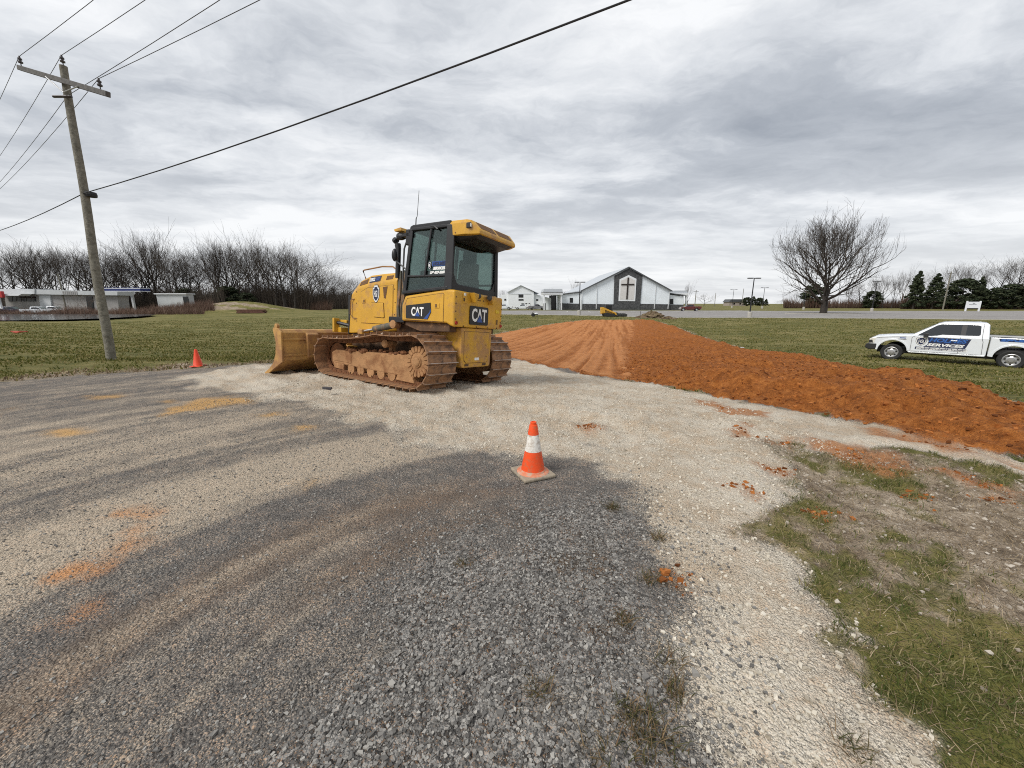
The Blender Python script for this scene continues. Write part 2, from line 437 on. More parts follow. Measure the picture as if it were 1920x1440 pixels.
# grid: fine where the photograph looks, coarser all round behind
ang = np.concatenate([np.linspace(-63, 63, 600), np.linspace(63, 297, 62)[1:-1]])
ang = np.radians(ang)
rad = 0.22 * np.exp(np.arange(0, 580) * 0.0143)
NA, NR = len(ang), len(rad)
A_, R_ = np.meshgrid(ang, rad)
GX = (np.sin(A_) * R_).ravel(); GY = (np.cos(A_) * R_).ravel()
near = GX * GX + GY * GY < 130 ** 2
def mask(poly, w, n_amp, n_scale, seed):
    m = np.zeros(GX.shape)
    x, y = GX[near], GY[near]
    d = sdf(x, y, poly) + (fbm(x * n_scale, y * n_scale, seed) - 0.5) * n_amp
    m[near] = 1 - smooth(-w, w, d)
    return m
m_clay = mask(CLAY_W, 0.10, 0.9, 1.3, 1)
m_graded = mask(GRADED_W, 0.35, 0.9, 1.4, 2) * m_clay
m_gravel = mask(GRAVEL_W, 0.34, 1.2, 1.9, 3) * (1 - m_clay)
m_road = mask(ROAD_W, 0.05, 0.35, 2.0, 4) * (1 - m_clay) * (1 - m_gravel)
m_lot = np.zeros(GX.shape); far = GX * GX + GY * GY < 300 ** 2
m_lot[far] = 1 - smooth(-0.12, 0.12, sdf(GX[far], GY[far], LOT_W))
d_pond = np.full(GX.shape, 50.0); d_pond[far] = sdf(GX[far], GY[far], POND_W)
m_orange = np.zeros(GX.shape); m_yellow = np.zeros(GX.shape); m_red = np.zeros(GX.shape)
nr2 = GX * GX + GY * GY < 14 ** 2
for key, arr in (('orange', m_orange), ('yellow', m_yellow), ('redclay', m_red)):
    for pl in STAIN_PX[key]:
        W_ = wpoly(pl); x, y = GX[nr2], GY[nr2]
        d = sdf(x, y, W_) + (fbm(x * 5, y * 5, 9) - 0.5) * 0.35
        k_ = 0.8 if key == 'redclay' else 1.0
        arr[nr2] = np.maximum(arr[nr2], (1 - smooth(-0.20 * k_, 0.16 * k_, d)) * (0.9 if key == 'redclay' else 0.80))
# tan dust dragged over the road along the wheel paths
sy = along(GX, GY)
rho = np.hypot(GX - 0.5, GY - 0.5); arc_ = np.arctan2(0.5 - GX, GY - 0.5) * np.maximum(rho, 0.5)   # wheel paths turn about a point on the right
lane = 0.02 + np.interp(rho, [0, 2.6, 2.95, 3.15, 3.6, 3.95, 4.3, 4.7, 5.1, 5.6, 6.2, 6.6, 7.2, 8, 12], [0.03, 0.08, 0.28, 0.72, 0.88, 0.66, 0.34, 0.42, 0.66, 0.60, 0.42, 0.52, 0.36, 0.24, 0.22])
m_tan = lane + 0.70 * (fbm(arc_ * 0.45, rho * 3.4, 21, 5) - 0.5) + 0.75 * (fbm(arc_ * 0.35 + 3, rho * 13.0, 25, 4) - 0.5) + 0.35 * (fbm(GX * 3, GY * 3, 26) - 0.5)
m_tan = np.clip(m_tan, 0, 1) * (1 - smooth(-0.3, 0.9, GX - 0.10 * GY)) + 0.10 * fbm(GX * 1.5, GY * 1.5, 27)
m_rust = np.clip(np.exp(-((rho - 2.35) / 0.22) ** 2) + 0.8 * np.exp(-((rho - 1.9) / 0.15) ** 2), 0, 1) * smooth(0.35, 0.6, fbm(arc_ * 0.7, rho * 2.5, 31)) * (GX < 0.1)
# coarse dark crushed stone beside the pale strip, bottom centre
STONE_W = [tuple(ground_pt(*p)[:2]) for p in ((480, 1436), (560, 1270), (660, 1120), (790, 1000), (940, 990), (1070, 935), (1190, 925), (1250, 1010), (1290, 1200), (1310, 1436))] + [(0.75, -4), (-0.9, -4)]
m_stone = mask(STONE_W, 0.42, 0.9, 1.6, 41)
# verge on the right: soil with grass
m_verge = ((sy < 3.2) & (GX > 0.9)).astype(float) * (1 - m_gravel) * (1 - m_clay) * (1 - m_road)
s_v = ground_pt(1480, 985); s_w = ground_pt(1900, 1340)
gl = fbm(GX * 1.7, GY * 1.7, 51, 4)
band = np.exp(-((((GX - s_v.x) * (s_w.y - s_v.y) - (GY - s_v.y) * (s_w.x - s_v.x)) / math.hypot(s_w.x - s_v.x, s_w.y - s_v.y)) / 0.62) ** 2)
g_near = smooth(0.38, 0.60, gl * 0.62 + 0.26 * fbm(GX * 6, GY * 6, 53) + band * 0.19 + 0.06 * smooth(2.5, 4.5, GX))
m_grass = (1 - m_road) * (1 - m_gravel) * (1 - m_clay) * (1 - m_lot)
m_soil = np.where(m_verge > 0.5, 1 - g_near, 0.0)
edge = np.full(GX.shape, 9.0); edge[near] = sdf(GX[near], GY[near], ROAD_W)
clay_d = np.full(GX.shape, 9.0); clay_d[near] = sdf(GX[near], GY[near], CLAY_W)
m_soil = np.maximum(m_soil, (1 - smooth(0.0, 1.3, edge + (fbm(GX * 1.2, GY * 1.2, 61) - 0.5) * 1.6)) * m_grass * (m_verge < 0.5) * 0.9)
m_soil = np.maximum(m_soil, (1 - smooth(0.0, 0.9, clay_d + (fbm(GX * .8, GY * .8, 63) - 0.5) * 1.4)) * m_grass * (m_verge < 0.5) * 0.8)

md_ = np.exp(-(((GX - MOUND[0]) / 15) ** 2 + ((GY - MOUND[1]) / 10) ** 2))
m_soil = np.maximum(m_soil, smooth(0.15, 0.5, md_) * smooth(0.42, 0.58, fbm(GX * 0.12, GY * 0.5, 97)) * 0.9)
GZ = zbase(GX, GY)
rr = np.sqrt(GX * GX + GY * GY)
# relief
clay_in = np.clip(-clay_d, 0, 3)
rough_clay = m_clay * (1 - m_graded)
g_d = np.full(GX.shape, 9.0); g_d[near] = sdf(GX[near], GY[near], GRADED_W)
GZ += m_clay * (0.13 + 0.22 * smooth(0.3, 0.7, fbm(GX * 0.35, GY * 0.35, 70))) * smooth(0.0, 1.1, clay_in) * smooth(-0.6, 1.8, g_d) + m_clay * 0.05
GZ += rough_clay * ( 0.38 * (fbm(GX * 0.9, GY * 0.9, 71, 4) - 0.45) * smooth(0, .8, clay_in) * smooth(-0.2, 1.2, g_d) + 0.20 * (fbm(GX * 3.2, GY * 3.2, 72, 4) - 0.5) + 0.14 * (fbm(GX * 9, GY * 9, 73, 3) - 0.5))
gx_ = (GX * 0.968 - GY * 0.25)                                  # across the new road
gl_ = GX * 0.25 + GY * 0.968
groove = 1.0 * (fbm(gx_ * 2.2, gl_ * 0.07, 75, 3) - 0.5) + 1.5 * (fbm(gx_ * 7.0, gl_ * 0.08, 76, 2) - 0.5) + 0.35 * (vnoise(gx_ * 4, gl_ * 0.8, 74) - 0.5)
GZ += m_graded * (0.085 * groove * (0.45 + 0.55 * smooth(0.30, 0.55, fbm(gx_ * 0.9, (GX * .25 + GY * .968) * 0.12, 77))) + 0.04 * (fbm(GX * .5, GY * .5, 78) - .5))
track = 2.4 * (fbm((GX * 0.55 + GY * 0.84) * 5.0, (GX * 0.84 - GY * 0.55) * 0.5, 79, 3) - 0.5) + 1.2 * (vnoise((GX * 0.84 - GY * 0.55) * 9, (GX * 0.55 + GY * 0.84) * 2.5, 80) - 0.5) * smooth(0.45, 0.6, fbm(GX * 0.6 + 9, GY * 0.6, 81))
GZ += m_gravel * smooth(3.2, 4.4, rr) * (0.036 * track + 0.09 * (fbm(GX * 1.4, GY * 1.4, 82) - 0.5) + 0.085 * (fbm(GX * 5, GY * 5, 83, 4) - 0.5)) + m_gravel * 0.02 * (fbm(GX * 9, GY * 9, 84) - 0.5)
GZ += m_road * 0.012 * (fbm(GX * 2, GY * 2, 85) - 0.5)
GZ += m_grass * (1 - m_lot) * (0.10 * (fbm(GX * 0.35, GY * 0.35, 86) - 0.5) + 0.05 * (fbm(GX * 2.2, GY * 2.2, 87) - 0.5)) * smooth(0, 1.0, edge)
GZ += np.where(m_verge > 0.5, 1, m_soil) * (0.07 * (fbm(GX * 3, GY * 3, 89) - 0.5) + 0.07 * (fbm(GX * 8, GY * 8, 88, 4) - 0.5))
GZ = np.where(d_pond < 3.5, np.minimum(GZ, -1.62 + 0.52 * smooth(-0.6, 3.5, d_pond)), GZ)
GZ -= m_lot * 0.02

ground_mat = bpy.data.materials.new('ground'); ground_mat.use_nodes = True
nt = ground_mat.node_tree; ns = nt.nodes; ln = nt.links; ns.clear()
o_ = N(ns, 'ShaderNodeOutputMaterial'); b_ = N(ns, 'ShaderNodeBsdfPrincipled', inp={'Roughness': 0.92, 'Specular IOR Level': 0.25})
ln.new(b_.outputs[0], o_.inputs[0])
geo = N(ns, 'ShaderNodeNewGeometry')
def attr(n):
    a = N(ns, 'ShaderNodeAttribute', attribute_name=n); s = N(ns, 'ShaderNodeSeparateColor'); ln.new(a.outputs['Color'], s.inputs[0]); return s.outputs
A1, A2, A3 = attr('mask_a'), attr('mask_b'), attr('mask_c')
B_ = attr('mask_e')
def noise(scale, detail=5, rough=0.6, vec=None, dist=0.0):
    n = N(ns, 'ShaderNodeTexNoise', inp={'Scale': scale, 'Detail': detail, 'Roughness': rough, 'Distortion': dist}); ln.new(vec or geo.outputs['Position'], n.inputs['Vector']); return n.outputs[0]
def mth(op, a, b=None, c=None):
    m = N(ns, 'ShaderNodeMath', operation=op)
    for i, v in enumerate((a, b, c)):
        if v is None: continue
        if isinstance(v, (int, float)): m.inputs[i].default_value = v
        else: ln.new(v, m.inputs[i])
    return m.outputs[0]
def rampc(fac, cols):
    rp = N(ns, 'ShaderNodeValToRGB'); els = rp.color_ramp.elements
    while len(els) < len(cols): els.new(0.5)
    for i, (p, c) in enumerate(cols): els[i].position = p; els[i].color = tuple(c) + (1,)
    ln.new(fac, rp.inputs[0]); return rp.outputs[0]
def mixc(fac, a, b):
    m = N(ns, 'ShaderNodeMix', data_type='RGBA'); ln.new(fac, m.inputs[0])
    for i, v in ((6, a), (7, b)):
        if isinstance(v, tuple): m.inputs[i].default_value = v + (1,)
        else: ln.new(v, m.inputs[i])
    return m.outputs[2]
def edge_mask(m, n, k=0.5, w=0.16):
    v = mth('ADD', m, mth('MULTIPLY', mth('SUBTRACT', n, 0.5), k))
    r = N(ns, 'ShaderNodeMapRange', interpolation_type='SMOOTHSTEP', inp={1: 0.5 - w, 2: 0.5 + w, 3: 0.0, 4: 1.0}); ln.new(v, r.inputs[0]); return r.outputs[0]
def vor(scale, feature='F1', out='Color'):
    v = N(ns, 'ShaderNodeTexVoronoi', feature=feature, inp={'Scale': scale}); ln.new(geo.outputs['Position'], v.inputs['Vector'])
    return v
nf = noise(38, 4, 0.65); nm = noise(7, 6, 0.62); nl = noise(1.3, 5, 0.6); nxl = noise(0.16, 4, 0.55); nxx = noise(0.05, 3)
v1 = vor(115); v2 = vor(60); v3 = vor(240)
def gray(sock):
    s = N(ns, 'ShaderNodeSeparateColor'); ln.new(sock, s.inputs[0]); return s.outputs[0]
r1, r2, r3 = gray(v1.outputs['Color']), gray(v2.outputs['Color']), gray(v3.outputs['Color'])
chip = mth('ADD', mth('MULTIPLY', r1, 0.35), mth('MULTIPLY', r3, 0.65))
asph = rampc(mth('ADD', mth('MULTIPLY', chip, 0.62), mth('MULTIPLY', nm, 0.42)), [(0.20, (0.048, 0.043, 0.040)), (0.42, (0.108, 0.100, 0.092)), (0.62, (0.175, 0.163, 0.148)), (0.88, (0.42, 0.39, 0.35))])
rustc = mixc(mth('MULTIPLY', A3[0], 0.55), asph, (0.17, 0.115, 0.075))
tan = rampc(mth('ADD', mth('MULTIPLY', chip, 0.6), mth('MULTIPLY', nm, 0.4)), [(0.2, (0.20, 0.162, 0.122)), (0.48, (0.43, 0.358, 0.270)), (0.8, (0.70, 0.605, 0.48))])
grit = mth('ADD', mth('MULTIPLY', r3, 0.5), mth('MULTIPLY', nm, 0.5))
road = mixc(mth('MULTIPLY', edge_mask(A2[0], grit, 0.65, 0.40), 0.95), rustc, tan)
stone_c = rampc(mth('ADD', mth('MULTIPLY', r2, 0.7), mth('MULTIPLY', nf, 0.3)), [(0.15, (0.048, 0.045, 0.042)), (0.5, (0.160, 0.152, 0.141)), (0.85, (0.37, 0.355, 0.33))])
road = mixc(edge_mask(A3[1], nm, 0.6, 0.25), road, stone_c)
road = mixc(mth('MULTIPLY', edge_mask(B_[0], grit, 0.8, 0.35), 0.8), road, (0.075, 0.055, 0.036))
pale = rampc(mth('ADD', mth('MULTIPLY', chip, 0.55), mth('MULTIPLY', nm, 0.45)), [(0.12, (0.24, 0.20, 0.15)), (0.38, (0.54, 0.48, 0.385)), (0.62, (0.72, 0.66, 0.555)), (0.88, (0.88, 0.83, 0.73))])
pale_b = rampc(mth('ADD', mth('MULTIPLY', chip, 0.55), mth('MULTIPLY', nm, 0.45)), [(0.15, (0.19, 0.145, 0.10)), (0.5, (0.46, 0.375, 0.275)), (0.9, (0.70, 0.605, 0.475))])
pale = mixc(edge_mask(nl, nm, 0.9, 0.22), pale, pale_b)
col = mixc(edge_mask(A1[0], grit, 1.0, 0.38), road, pale)
yel = rampc(nf, [(0.25, (0.50, 0.265, 0.075)), (0.7, (0.74, 0.44, 0.15))])
orr = rampc(nf, [(0.25, (0.46, 0.175, 0.045)), (0.7, (0.72, 0.32, 0.105))])
col = mixc(mth('MULTIPLY', edge_mask(A2[2], grit, 1.0, 0.42), 0.85), col, yel)
col = mixc(mth('MULTIPLY', edge_mask(A2[1], grit, 1.0, 0.42), 0.85), col, orr)
clayd = rampc(mth('ADD', mth('MULTIPLY', nm, 0.6), mth('MULTIPLY', nf, 0.4)), [(0.30, (0.085, 0.024, 0.004)), (0.5, (0.295, 0.095, 0.017)), (0.70, (0.49, 0.185, 0.044))])
clayl = rampc(mth('ADD', mth('MULTIPLY', nl, 0.45), mth('MULTIPLY', nm, 0.55)), [(0.28, (0.30, 0.105, 0.028)), (0.5, (0.47, 0.19, 0.062)), (0.72, (0.60, 0.28, 0.108))])
clay = mixc(edge_mask(A1[2], nm, 0.5, 0.3), clayd, clayl)
col = mixc(edge_mask(A1[1], nf, 0.6, 0.2), col, clay)
# grass field
stretch = N(ns, 'ShaderNodeMapping'); stretch.inputs['Scale'].default_value = (0.5, 1.0, 1.0); ln.new(geo.outputs['Position'], stretch.inputs[0])
ng = noise(3.2, 7, 0.68, stretch.outputs[0]); ng2 = noise(0.45, 5, 0.6, stretch.outputs[0])
gm = mth('ADD', mth('ADD', mth('MULTIPLY', ng, 0.5), mth('MULTIPLY', ng2, 0.35)), mth('MULTIPLY', nf, 0.15))
grass = rampc(gm, [(0.32, (0.034, 0.041, 0.009)), (0.42, (0.078, 0.085, 0.018)), (0.495, (0.130, 0.124, 0.034)), (0.57, (0.215, 0.182, 0.068)), (0.69, (0.36, 0.295, 0.15))])
soil = rampc(mth('ADD', mth('ADD', mth('MULTIPLY', nm, 0.40), mth('MULTIPLY', nl, 0.30)), mth('MULTIPLY', nf, 0.30)), [(0.34, (0.060, 0.043, 0.028)), (0.45, (0.19, 0.145, 0.10)), (0.54, (0.35, 0.285, 0.21)), (0.68, (0.62, 0.54, 0.43))])
B1, B2, B3 = attr('mask_d')[0:3]
gs = mixc(edge_mask(B2, nm, 0.8, 0.28), grass, soil)
col = mixc(edge_mask(B1, nm, 0.35, 0.15), col, gs)
smear = rampc(mth('ADD', mth('MULTIPLY', nm, 0.5), mth('MULTIPLY', nf, 0.5)), [(0.3, (0.20, 0.072, 0.022)), (0.5, (0.38, 0.155, 0.055)), (0.7, (0.50, 0.26, 0.12))])
col = mixc(mth('MULTIPLY', edge_mask(A3[2], grit, 1.1, 0.42), 0.9), col, smear)
lotc = rampc(mth('ADD', mth('MULTIPLY', nxl, 0.6), mth('MULTIPLY', nl, 0.4)), [(0.3, (0.235, 0.222, 0.212)), (0.7, (0.315, 0.30, 0.285))])
col = mixc(B3, col, lotc)
ln.new(col, b_.inputs['Base Color'])
hgt = mth('ADD', mth('ADD', mth('MULTIPLY', v1.outputs['Distance'], -0.35), mth('MULTIPLY', v2.outputs['Distance'], -0.35)), mth('MULTIPLY', nf, 0.9))
bp = N(ns, 'ShaderNodeBump', inp={'Strength': 1.0, 'Distance': 0.025}); ln.new(hgt, bp.inputs['Height']); ln.new(bp.outputs[0], b_.inputs['Normal'])

# one sheet of faces, handed out to the pieces of ground they belong to
idx = np.arange(NA * NR).reshape(NR, NA)
q = np.stack([idx[:-1, :], np.roll(idx, -1, 1)[:-1, :], np.roll(idx, -1, 1)[1:, :], idx[1:, :]], -1).reshape(-1, 4)
q = q[:, ::-1]
cls_v = np.argmax(np.stack([m_road * 1.0, m_gravel, m_clay, m_grass * (m_verge > 0.5), m_grass * (m_verge <= 0.5), m_lot * 1.5]), 0)
cls_f = np.array([np.bincount(r, minlength=6).argmax() for r in cls_v[q]]) if False else cls_v[q[:, 0]]
# dark organic dirt where the stone meets the pale strip
BL = np.array([tuple(ground_pt(*p)[:2]) for p in ((1225, 960), (1245, 1030), (1262, 1100), (1275, 1200), (1270, 1300), (1262, 1436))])
bd_ = np.full(GX.shape, 9.0); xx, yy = GX[nr2], GY[nr2]; bb = np.full(xx.shape, 9.0)
for (ax, ay), (bx, by) in zip(BL[:-1], BL[1:]):
    ex, ey = bx - ax, by - ay; t = np.clip(((xx - ax) * ex + (yy - ay) * ey) / (ex * ex + ey * ey), 0, 1); bb = np.minimum(bb, np.hypot(xx - ax - ex * t, yy - ay - ey * t))
bd_[nr2] = bb
m_dark = np.exp(-(bd_ / 0.10) ** 2) * smooth(0.42, 0.62, fbm(GX * 3.5, GY * 3.5, 95)) + 0.7 * smooth(0.62, 0.75, fbm(GX * 2.2, GY * 2.2, 96)) * m_stone
zero = np.zeros(GX.shape); one = np.ones(GX.shape)
ATT = {'mask_a': (m_gravel, m_clay, m_graded * np.clip(0.66 + 0.75 * groove, 0, 1)), 'mask_b': (m_tan * m_road + m_tan * 0, m_orange, m_yellow), 'mask_c': (m_rust * m_road, m_stone * m_road, m_red), 'mask_e': (m_dark, zero, zero), 'mask_d': (m_grass * (1 - m_lot), m_soil, m_lot)}
centre = NA * NR
for c, name in enumerate(('asphalt_road', 'gravel_apron', 'clay_roadbed', 'grass_verge', 'grass_field', 'parking_lot')):
    F = q[cls_f == c]
    if not len(F): continue
    used, inv = np.unique(F, return_inverse=True); F2 = inv.reshape(F.shape).astype(np.int32)
    me = bpy.data.meshes.new(name)
    me.vertices.add(len(used)); me.vertices.foreach_set('co', np.stack([GX[used], GY[used], GZ[used]], -1).ravel())
    me.loops.add(F2.size); me.loops.foreach_set('vertex_index', F2.ravel())
    me.polygons.add(len(F2)); me.polygons.foreach_set('loop_start', np.arange(0, F2.size, 4, dtype=np.int32))
    me.update(calc_edges=True)
    me.polygons.foreach_set('use_smooth', np.ones(len(F2), bool))
    for an, chs in ATT.items():
        a = me.color_attributes.new(an, 'FLOAT_COLOR', 'POINT')
        a.data.foreach_set('color', np.stack([ch[used] for ch in chs] + [one[used]], -1).astype(np.float32).ravel())
    me.materials.append(ground_mat); me.validate(); me.update()
    obj(name, me, kind='structure')

def mesh_from_arrays(name, V, F, material, smooth=False):
    me = bpy.data.meshes.new(name); n = F.shape[1]
    me.vertices.add(len(V)); me.vertices.foreach_set('co', V.astype(np.float32).ravel())
    me.loops.add(F.size); me.loops.foreach_set('vertex_index', F.astype(np.int32).ravel())
    me.polygons.add(len(F)); me.polygons.foreach_set('loop_start', np.arange(0, F.size, n, dtype=np.int32))
    me.update(calc_edges=True)
    me.polygons.foreach_set('use_smooth', np.full(len(F), bool(smooth)))
    me.materials.append(material)
    return me

# height and masks looked up on the polar grid
def grid_at(X, Y, arr):
    r = np.hypot(X, Y); a = np.arctan2(X, Y)
    i = np.clip(np.log(np.maximum(r, 0.221) / 0.22) / 0.0143, 0, NR - 2); j = np.clip((a - ang[0]) / (ang[1] - ang[0]), 0, 598)
    i0 = i.astype(int); j0 = j.astype(int); fi = i - i0; fj = j - j0
    g = arr.reshape(NR, NA)
    return (g[i0, j0] * (1 - fj) + g[i0, j0 + 1] * fj) * (1 - fi) + (g[i0 + 1, j0] * (1 - fj) + g[i0 + 1, j0 + 1] * fj) * fi

# ------------------------------------------------------------------ pond
pw = MB()
c_ = Vector((sum(p[0] for p in POND_W) / len(POND_W), sum(p[1] for p in POND_W) / len(POND_W), 0))
ring = [(c_.x + (p[0] - c_.x) * 1.03, c_.y + (p[1] - c_.y) * 1.10, -1.22) for p in POND_W]
pw.add(ring, [tuple(range(len(ring)))])
M['water'] = mat('pond_water', (0.07, 0.075, 0.075), 0.12, 0, 0.1, 0.3, 0.05, 3.0, spec=0.9)
pw.build('pond', M['water'], kind='structure')

# ------------------------------------------------------------------ loose stones
ico = bmesh.new(); bmesh.ops.create_icosphere(ico, subdivisions=1, radius=1.0)
IV = np.array([v.co[:] for v in ico.verts]); IF = np.array([[v.index for v in f.verts] for f in ico.faces]); ico.free()
CV = np.array([(x, y, z) for x in (-.75, .75) for y in (-.75, .75) for z in (-.75, .75)], float)
CF = np.array([(0,1,3),(0,3,2),(4,6,7),(4,7,5),(0,4,5),(0,5,1),(2,3,7),(2,7,6),(0,2,6),(0,6,4),(1,5,7),(1,7,3)])
OV = np.array([(1,0,0),(-1,0,0),(0,1,0),(0,-1,0),(0,0,1),(0,0,-1)], float)
OF = np.array([(0,2,4),(2,1,4),(1,3,4),(3,0,4),(2,0,5),(1,2,5),(3,1,5),(0,3,5)])
def stones(name, X, Y, size, material, label=None, base=(CV, CF), sink=0.25, flat=0.62):
    n = len(X); bv, bf = base; nv = len(bv)
    V = np.repeat(bv[None], n, 0) + 0.75 * (RNG.random((n, nv, 3)) - 0.5)
    V *= (size[:, None, None] * 0.5) * np.stack([0.8 + 0.6 * RNG.random(n), 0.7 + 0.4 * RNG.random(n), flat + 0.3 * RNG.random(n)], -1)[:, None, :]
    t = RNG.random(n) * 6.283; ti = (RNG.random(n) - 0.5) * 0.9
    c, s = np.cos(ti)[:, None], np.sin(ti)[:, None]
    x, z = V[..., 0] * c - V[..., 2] * s, V[..., 0] * s + V[..., 2] * c
    c, s = np.cos(t)[:, None], np.sin(t)[:, None]
    x, y = x * c - V[..., 1] * s, x * s + V[..., 1] * c
    Z = grid_at(X, Y, GZ) + size * sink * 0.5
    P = np.stack([x + X[:, None], y + Y[:, None], z + Z[:, None]], -1).reshape(-1, 3)
    F = (bf[None] + (np.arange(n) * nv)[:, None, None]).reshape(-1, 3)
    o = obj(name, mesh_from_arrays(name, P, F, material), kind='stuff')
    return tag(o, label, 'gravel')
def scatter(n, x0, x1, y0, y1, keep):
    X = RNG.uniform(x0, x1, n); Y = RNG.uniform(y0, y1, n)
    k = keep(X, Y); return X[k], Y[k]
inview = lambda X, Y: (np.abs(X) < Y * 1.42 + 0.55) & (Y > 0.55)
M['stone_dark'] = island_mat('crushed_grey_stone', [(0.085, 0.080, 0.074), (0.14, 0.133, 0.123), (0.19, 0.180, 0.166), (0.25, 0.238, 0.218), (0.39, 0.37, 0.335)], 0.9)
M['stone_pale'] = island_mat('crushed_pale_stone', [(0.30, 0.26, 0.20), (0.44, 0.39, 0.31), (0.52, 0.47, 0.385), (0.58, 0.53, 0.44), (0.64, 0.59, 0.50)], 0.9)
X, Y = scatter(90000, -1.6, 1.5, 0.55, 4.3, lambda x, y: inview(x, y) & (RNG.random(len(x)) < grid_at(x, y, m_stone) * np.clip(1.25 - 0.2 * y, 0.25, 1)))
X, Y = X[:34000], Y[:34000]
stones('loose_grey_gravel', X, Y, 0.0045 + 0.011 * RNG.random(len(X)) ** 2.2 + 0.011 * (RNG.random(len(X)) > 0.988), M['stone_dark'], 'coarse dark grey crushed gravel loose over the road in the foreground')
X, Y = scatter(60000, -4.5, 0.8, 0.55, 5.5, lambda x, y: inview(x, y) & (grid_at(x, y, m_road) > 0.5) & (RNG.random(len(x)) < 0.5))
X, Y = X[:22000], Y[:22000]
stones('fine_road_chippings', X, Y, 0.004 + 0.009 * RNG.random(len(X)) ** 3, M['stone_dark'], 'fine grey stone chippings scattered over the worn asphalt')
X, Y = scatter(90000, -4, 3.2, 0.55, 7.5, lambda x, y: inview(x, y) & (grid_at(x, y, m_gravel) > 0.4) & (RNG.random(len(x)) < np.clip(1.0 - 0.06 * y, 0.2, 1)))
X, Y = X[:27000], Y[:27000]
stones('loose_pale_gravel', X, Y, 0.005 + 0.016 * RNG.random(len(X)) ** 3.5, M['stone_pale'], 'pale limestone gravel spread between the asphalt and the red clay')
M['clod'] = island_mat('red_clay_clods', [(0.09, 0.027, 0.005), (0.21, 0.066, 0.013), (0.31, 0.103, 0.022), (0.43, 0.16, 0.042)], 0.95)
X, Y = scatter(120000, 1.5, 14, 3.4, 30, lambda x, y: inview(x, y) & (grid_at(x, y, m_clay) * (1 - grid_at(x, y, m_graded)) > 0.3) & (RNG.random(len(x)) < np.clip(2.2 / (0.2 * y), 0.1, 1)))
X, Y = X[:24000], Y[:24000]
stones('red_clay_clods', X, Y, 0.010 + 0.040 * RNG.random(len(X)) ** 3 + 0.04 * (RNG.random(len(X)) > 0.985), M['clod'], 'crumbly dark red clay clods heaped along the edge of the new road', (CV, CF), 0.1)
X, Y = [], []
for pl in STAIN_PX['redclay']:
    W_ = np.array(wpoly(pl)); c0 = W_.mean(0)
    for _ in range(34):
        w = RNG.dirichlet(np.ones(len(W_))); p_ = w @ W_ + RNG.normal(0, 0.05, 2); X.append(p_[0]); Y.append(p_[1])
X, Y = np.array(X), np.array(Y)
stones('spilled_clay_lumps', X, Y, 0.006 + 0.035 * RNG.random(len(X)) ** 3, M['clod'], 'small spilled lumps of orange red clay on the gravel and grass verge', (CV, CF), 0.1)
X, Y = scatter(60000, 0.9, 6.5, 0.55, 5.2, lambda x, y: inview(x, y) & (grid_at(x, y, m_verge) > 0.4) & (RNG.random(len(x)) < (0.15 + grid_at(x, y, m_soil)) * 0.35))
X, Y = X[:4000], Y[:4000]
M['stone_verge'] = island_mat('dusty_verge_stones', [(0.16, 0.13, 0.10), (0.28, 0.235, 0.185), (0.38, 0.33, 0.27), (0.50, 0.45, 0.38)], 0.9)
stones('verge_stones', X, Y, 0.004 + 0.018 * RNG.random(len(X)) ** 4, M['stone_verge'], 'pale stones strewn over the bare soil of the right hand verge')

# ------------------------------------------------------------------ grass
def blades(name, X, Y, h, material, label, lean=0.6, w=0.004, cat='grass'):
    n = len(X); t = RNG.random(n) * 6.283; ca, sa = np.cos(t), np.sin(t)
    Z = grid_at(X, Y, GZ) - 0.004
    l = lean * h * (0.2 + RNG.random(n)); a2 = RNG.random(n) * 6.283
    lx, ly = np.cos(a2) * l, np.sin(a2) * l
    W_ = w * (0.6 + 0.8 * RNG.random(n))
    p0 = np.stack([X - ca * W_, Y - sa * W_, Z], -1); p1 = np.stack([X + ca * W_, Y + sa * W_, Z], -1)
    p2 = np.stack([X + lx * .4 + ca * W_ * .7, Y + ly * .4 + sa * W_ * .7, Z + h * 0.62], -1); p3 = np.stack([X + lx * .4 - ca * W_ * .7, Y + ly * .4 - sa * W_ * .7, Z + h * 0.62], -1)
    p4 = np.stack([X + lx, Y + ly, Z + h * (1 - 0.25 * RNG.random(n))], -1)
    V = np.stack([p0, p1, p2, p3, p4], 1).reshape(-1, 3); b = np.arange(n)[:, None] * 5
    F = np.concatenate([b + np.array([[0, 1, 2]]), b + np.array([[0, 2, 3]]), b + np.array([[3, 2, 4]])], 0)
    o = obj(name, mesh_from_arrays(name, V, F, material), kind='stuff'); return tag(o, label, cat)
M['blade_g'] = island_mat('green_grass_blades', [(0.055, 0.075, 0.016), (0.085, 0.108, 0.024), (0.125, 0.142, 0.038), (0.22, 0.205, 0.08), (0.40, 0.33, 0.18)], 0.7, 0.35)
M['blade_f'] = island_mat('mown_field_grass', [(0.060, 0.073, 0.015), (0.098, 0.108, 0.024), (0.150, 0.145, 0.040), (0.23, 0.20, 0.075), (0.36, 0.295, 0.145)], 0.9, 0.3, 0.1)
M['straw'] = island_mat('dead_straw', [(0.10, 0.07, 0.045), (0.20, 0.145, 0.085), (0.34, 0.26, 0.16), (0.42, 0.34, 0.22)], 0.9, 0.2)
X, Y = scatter(260000, 0.9, 6.5, 0.55, 5.2, lambda x, y: inview(x, y) & (grid_at(x, y, m_verge) > 0.4) & (RNG.random(len(x)) < grid_at(x, y, g_near) ** 1.5 * 0.9 * smooth(0.30, 0.58, fbm(x * 7, y * 7, 57))))
X, Y = X[:46000], Y[:46000]
blades('verge_grass', X, Y, 0.012 + 0.038 * RNG.random(len(X)) ** 1.5, M['blade_g'], 'rough green grass growing along the right hand verge', 1.2, 0.0019)
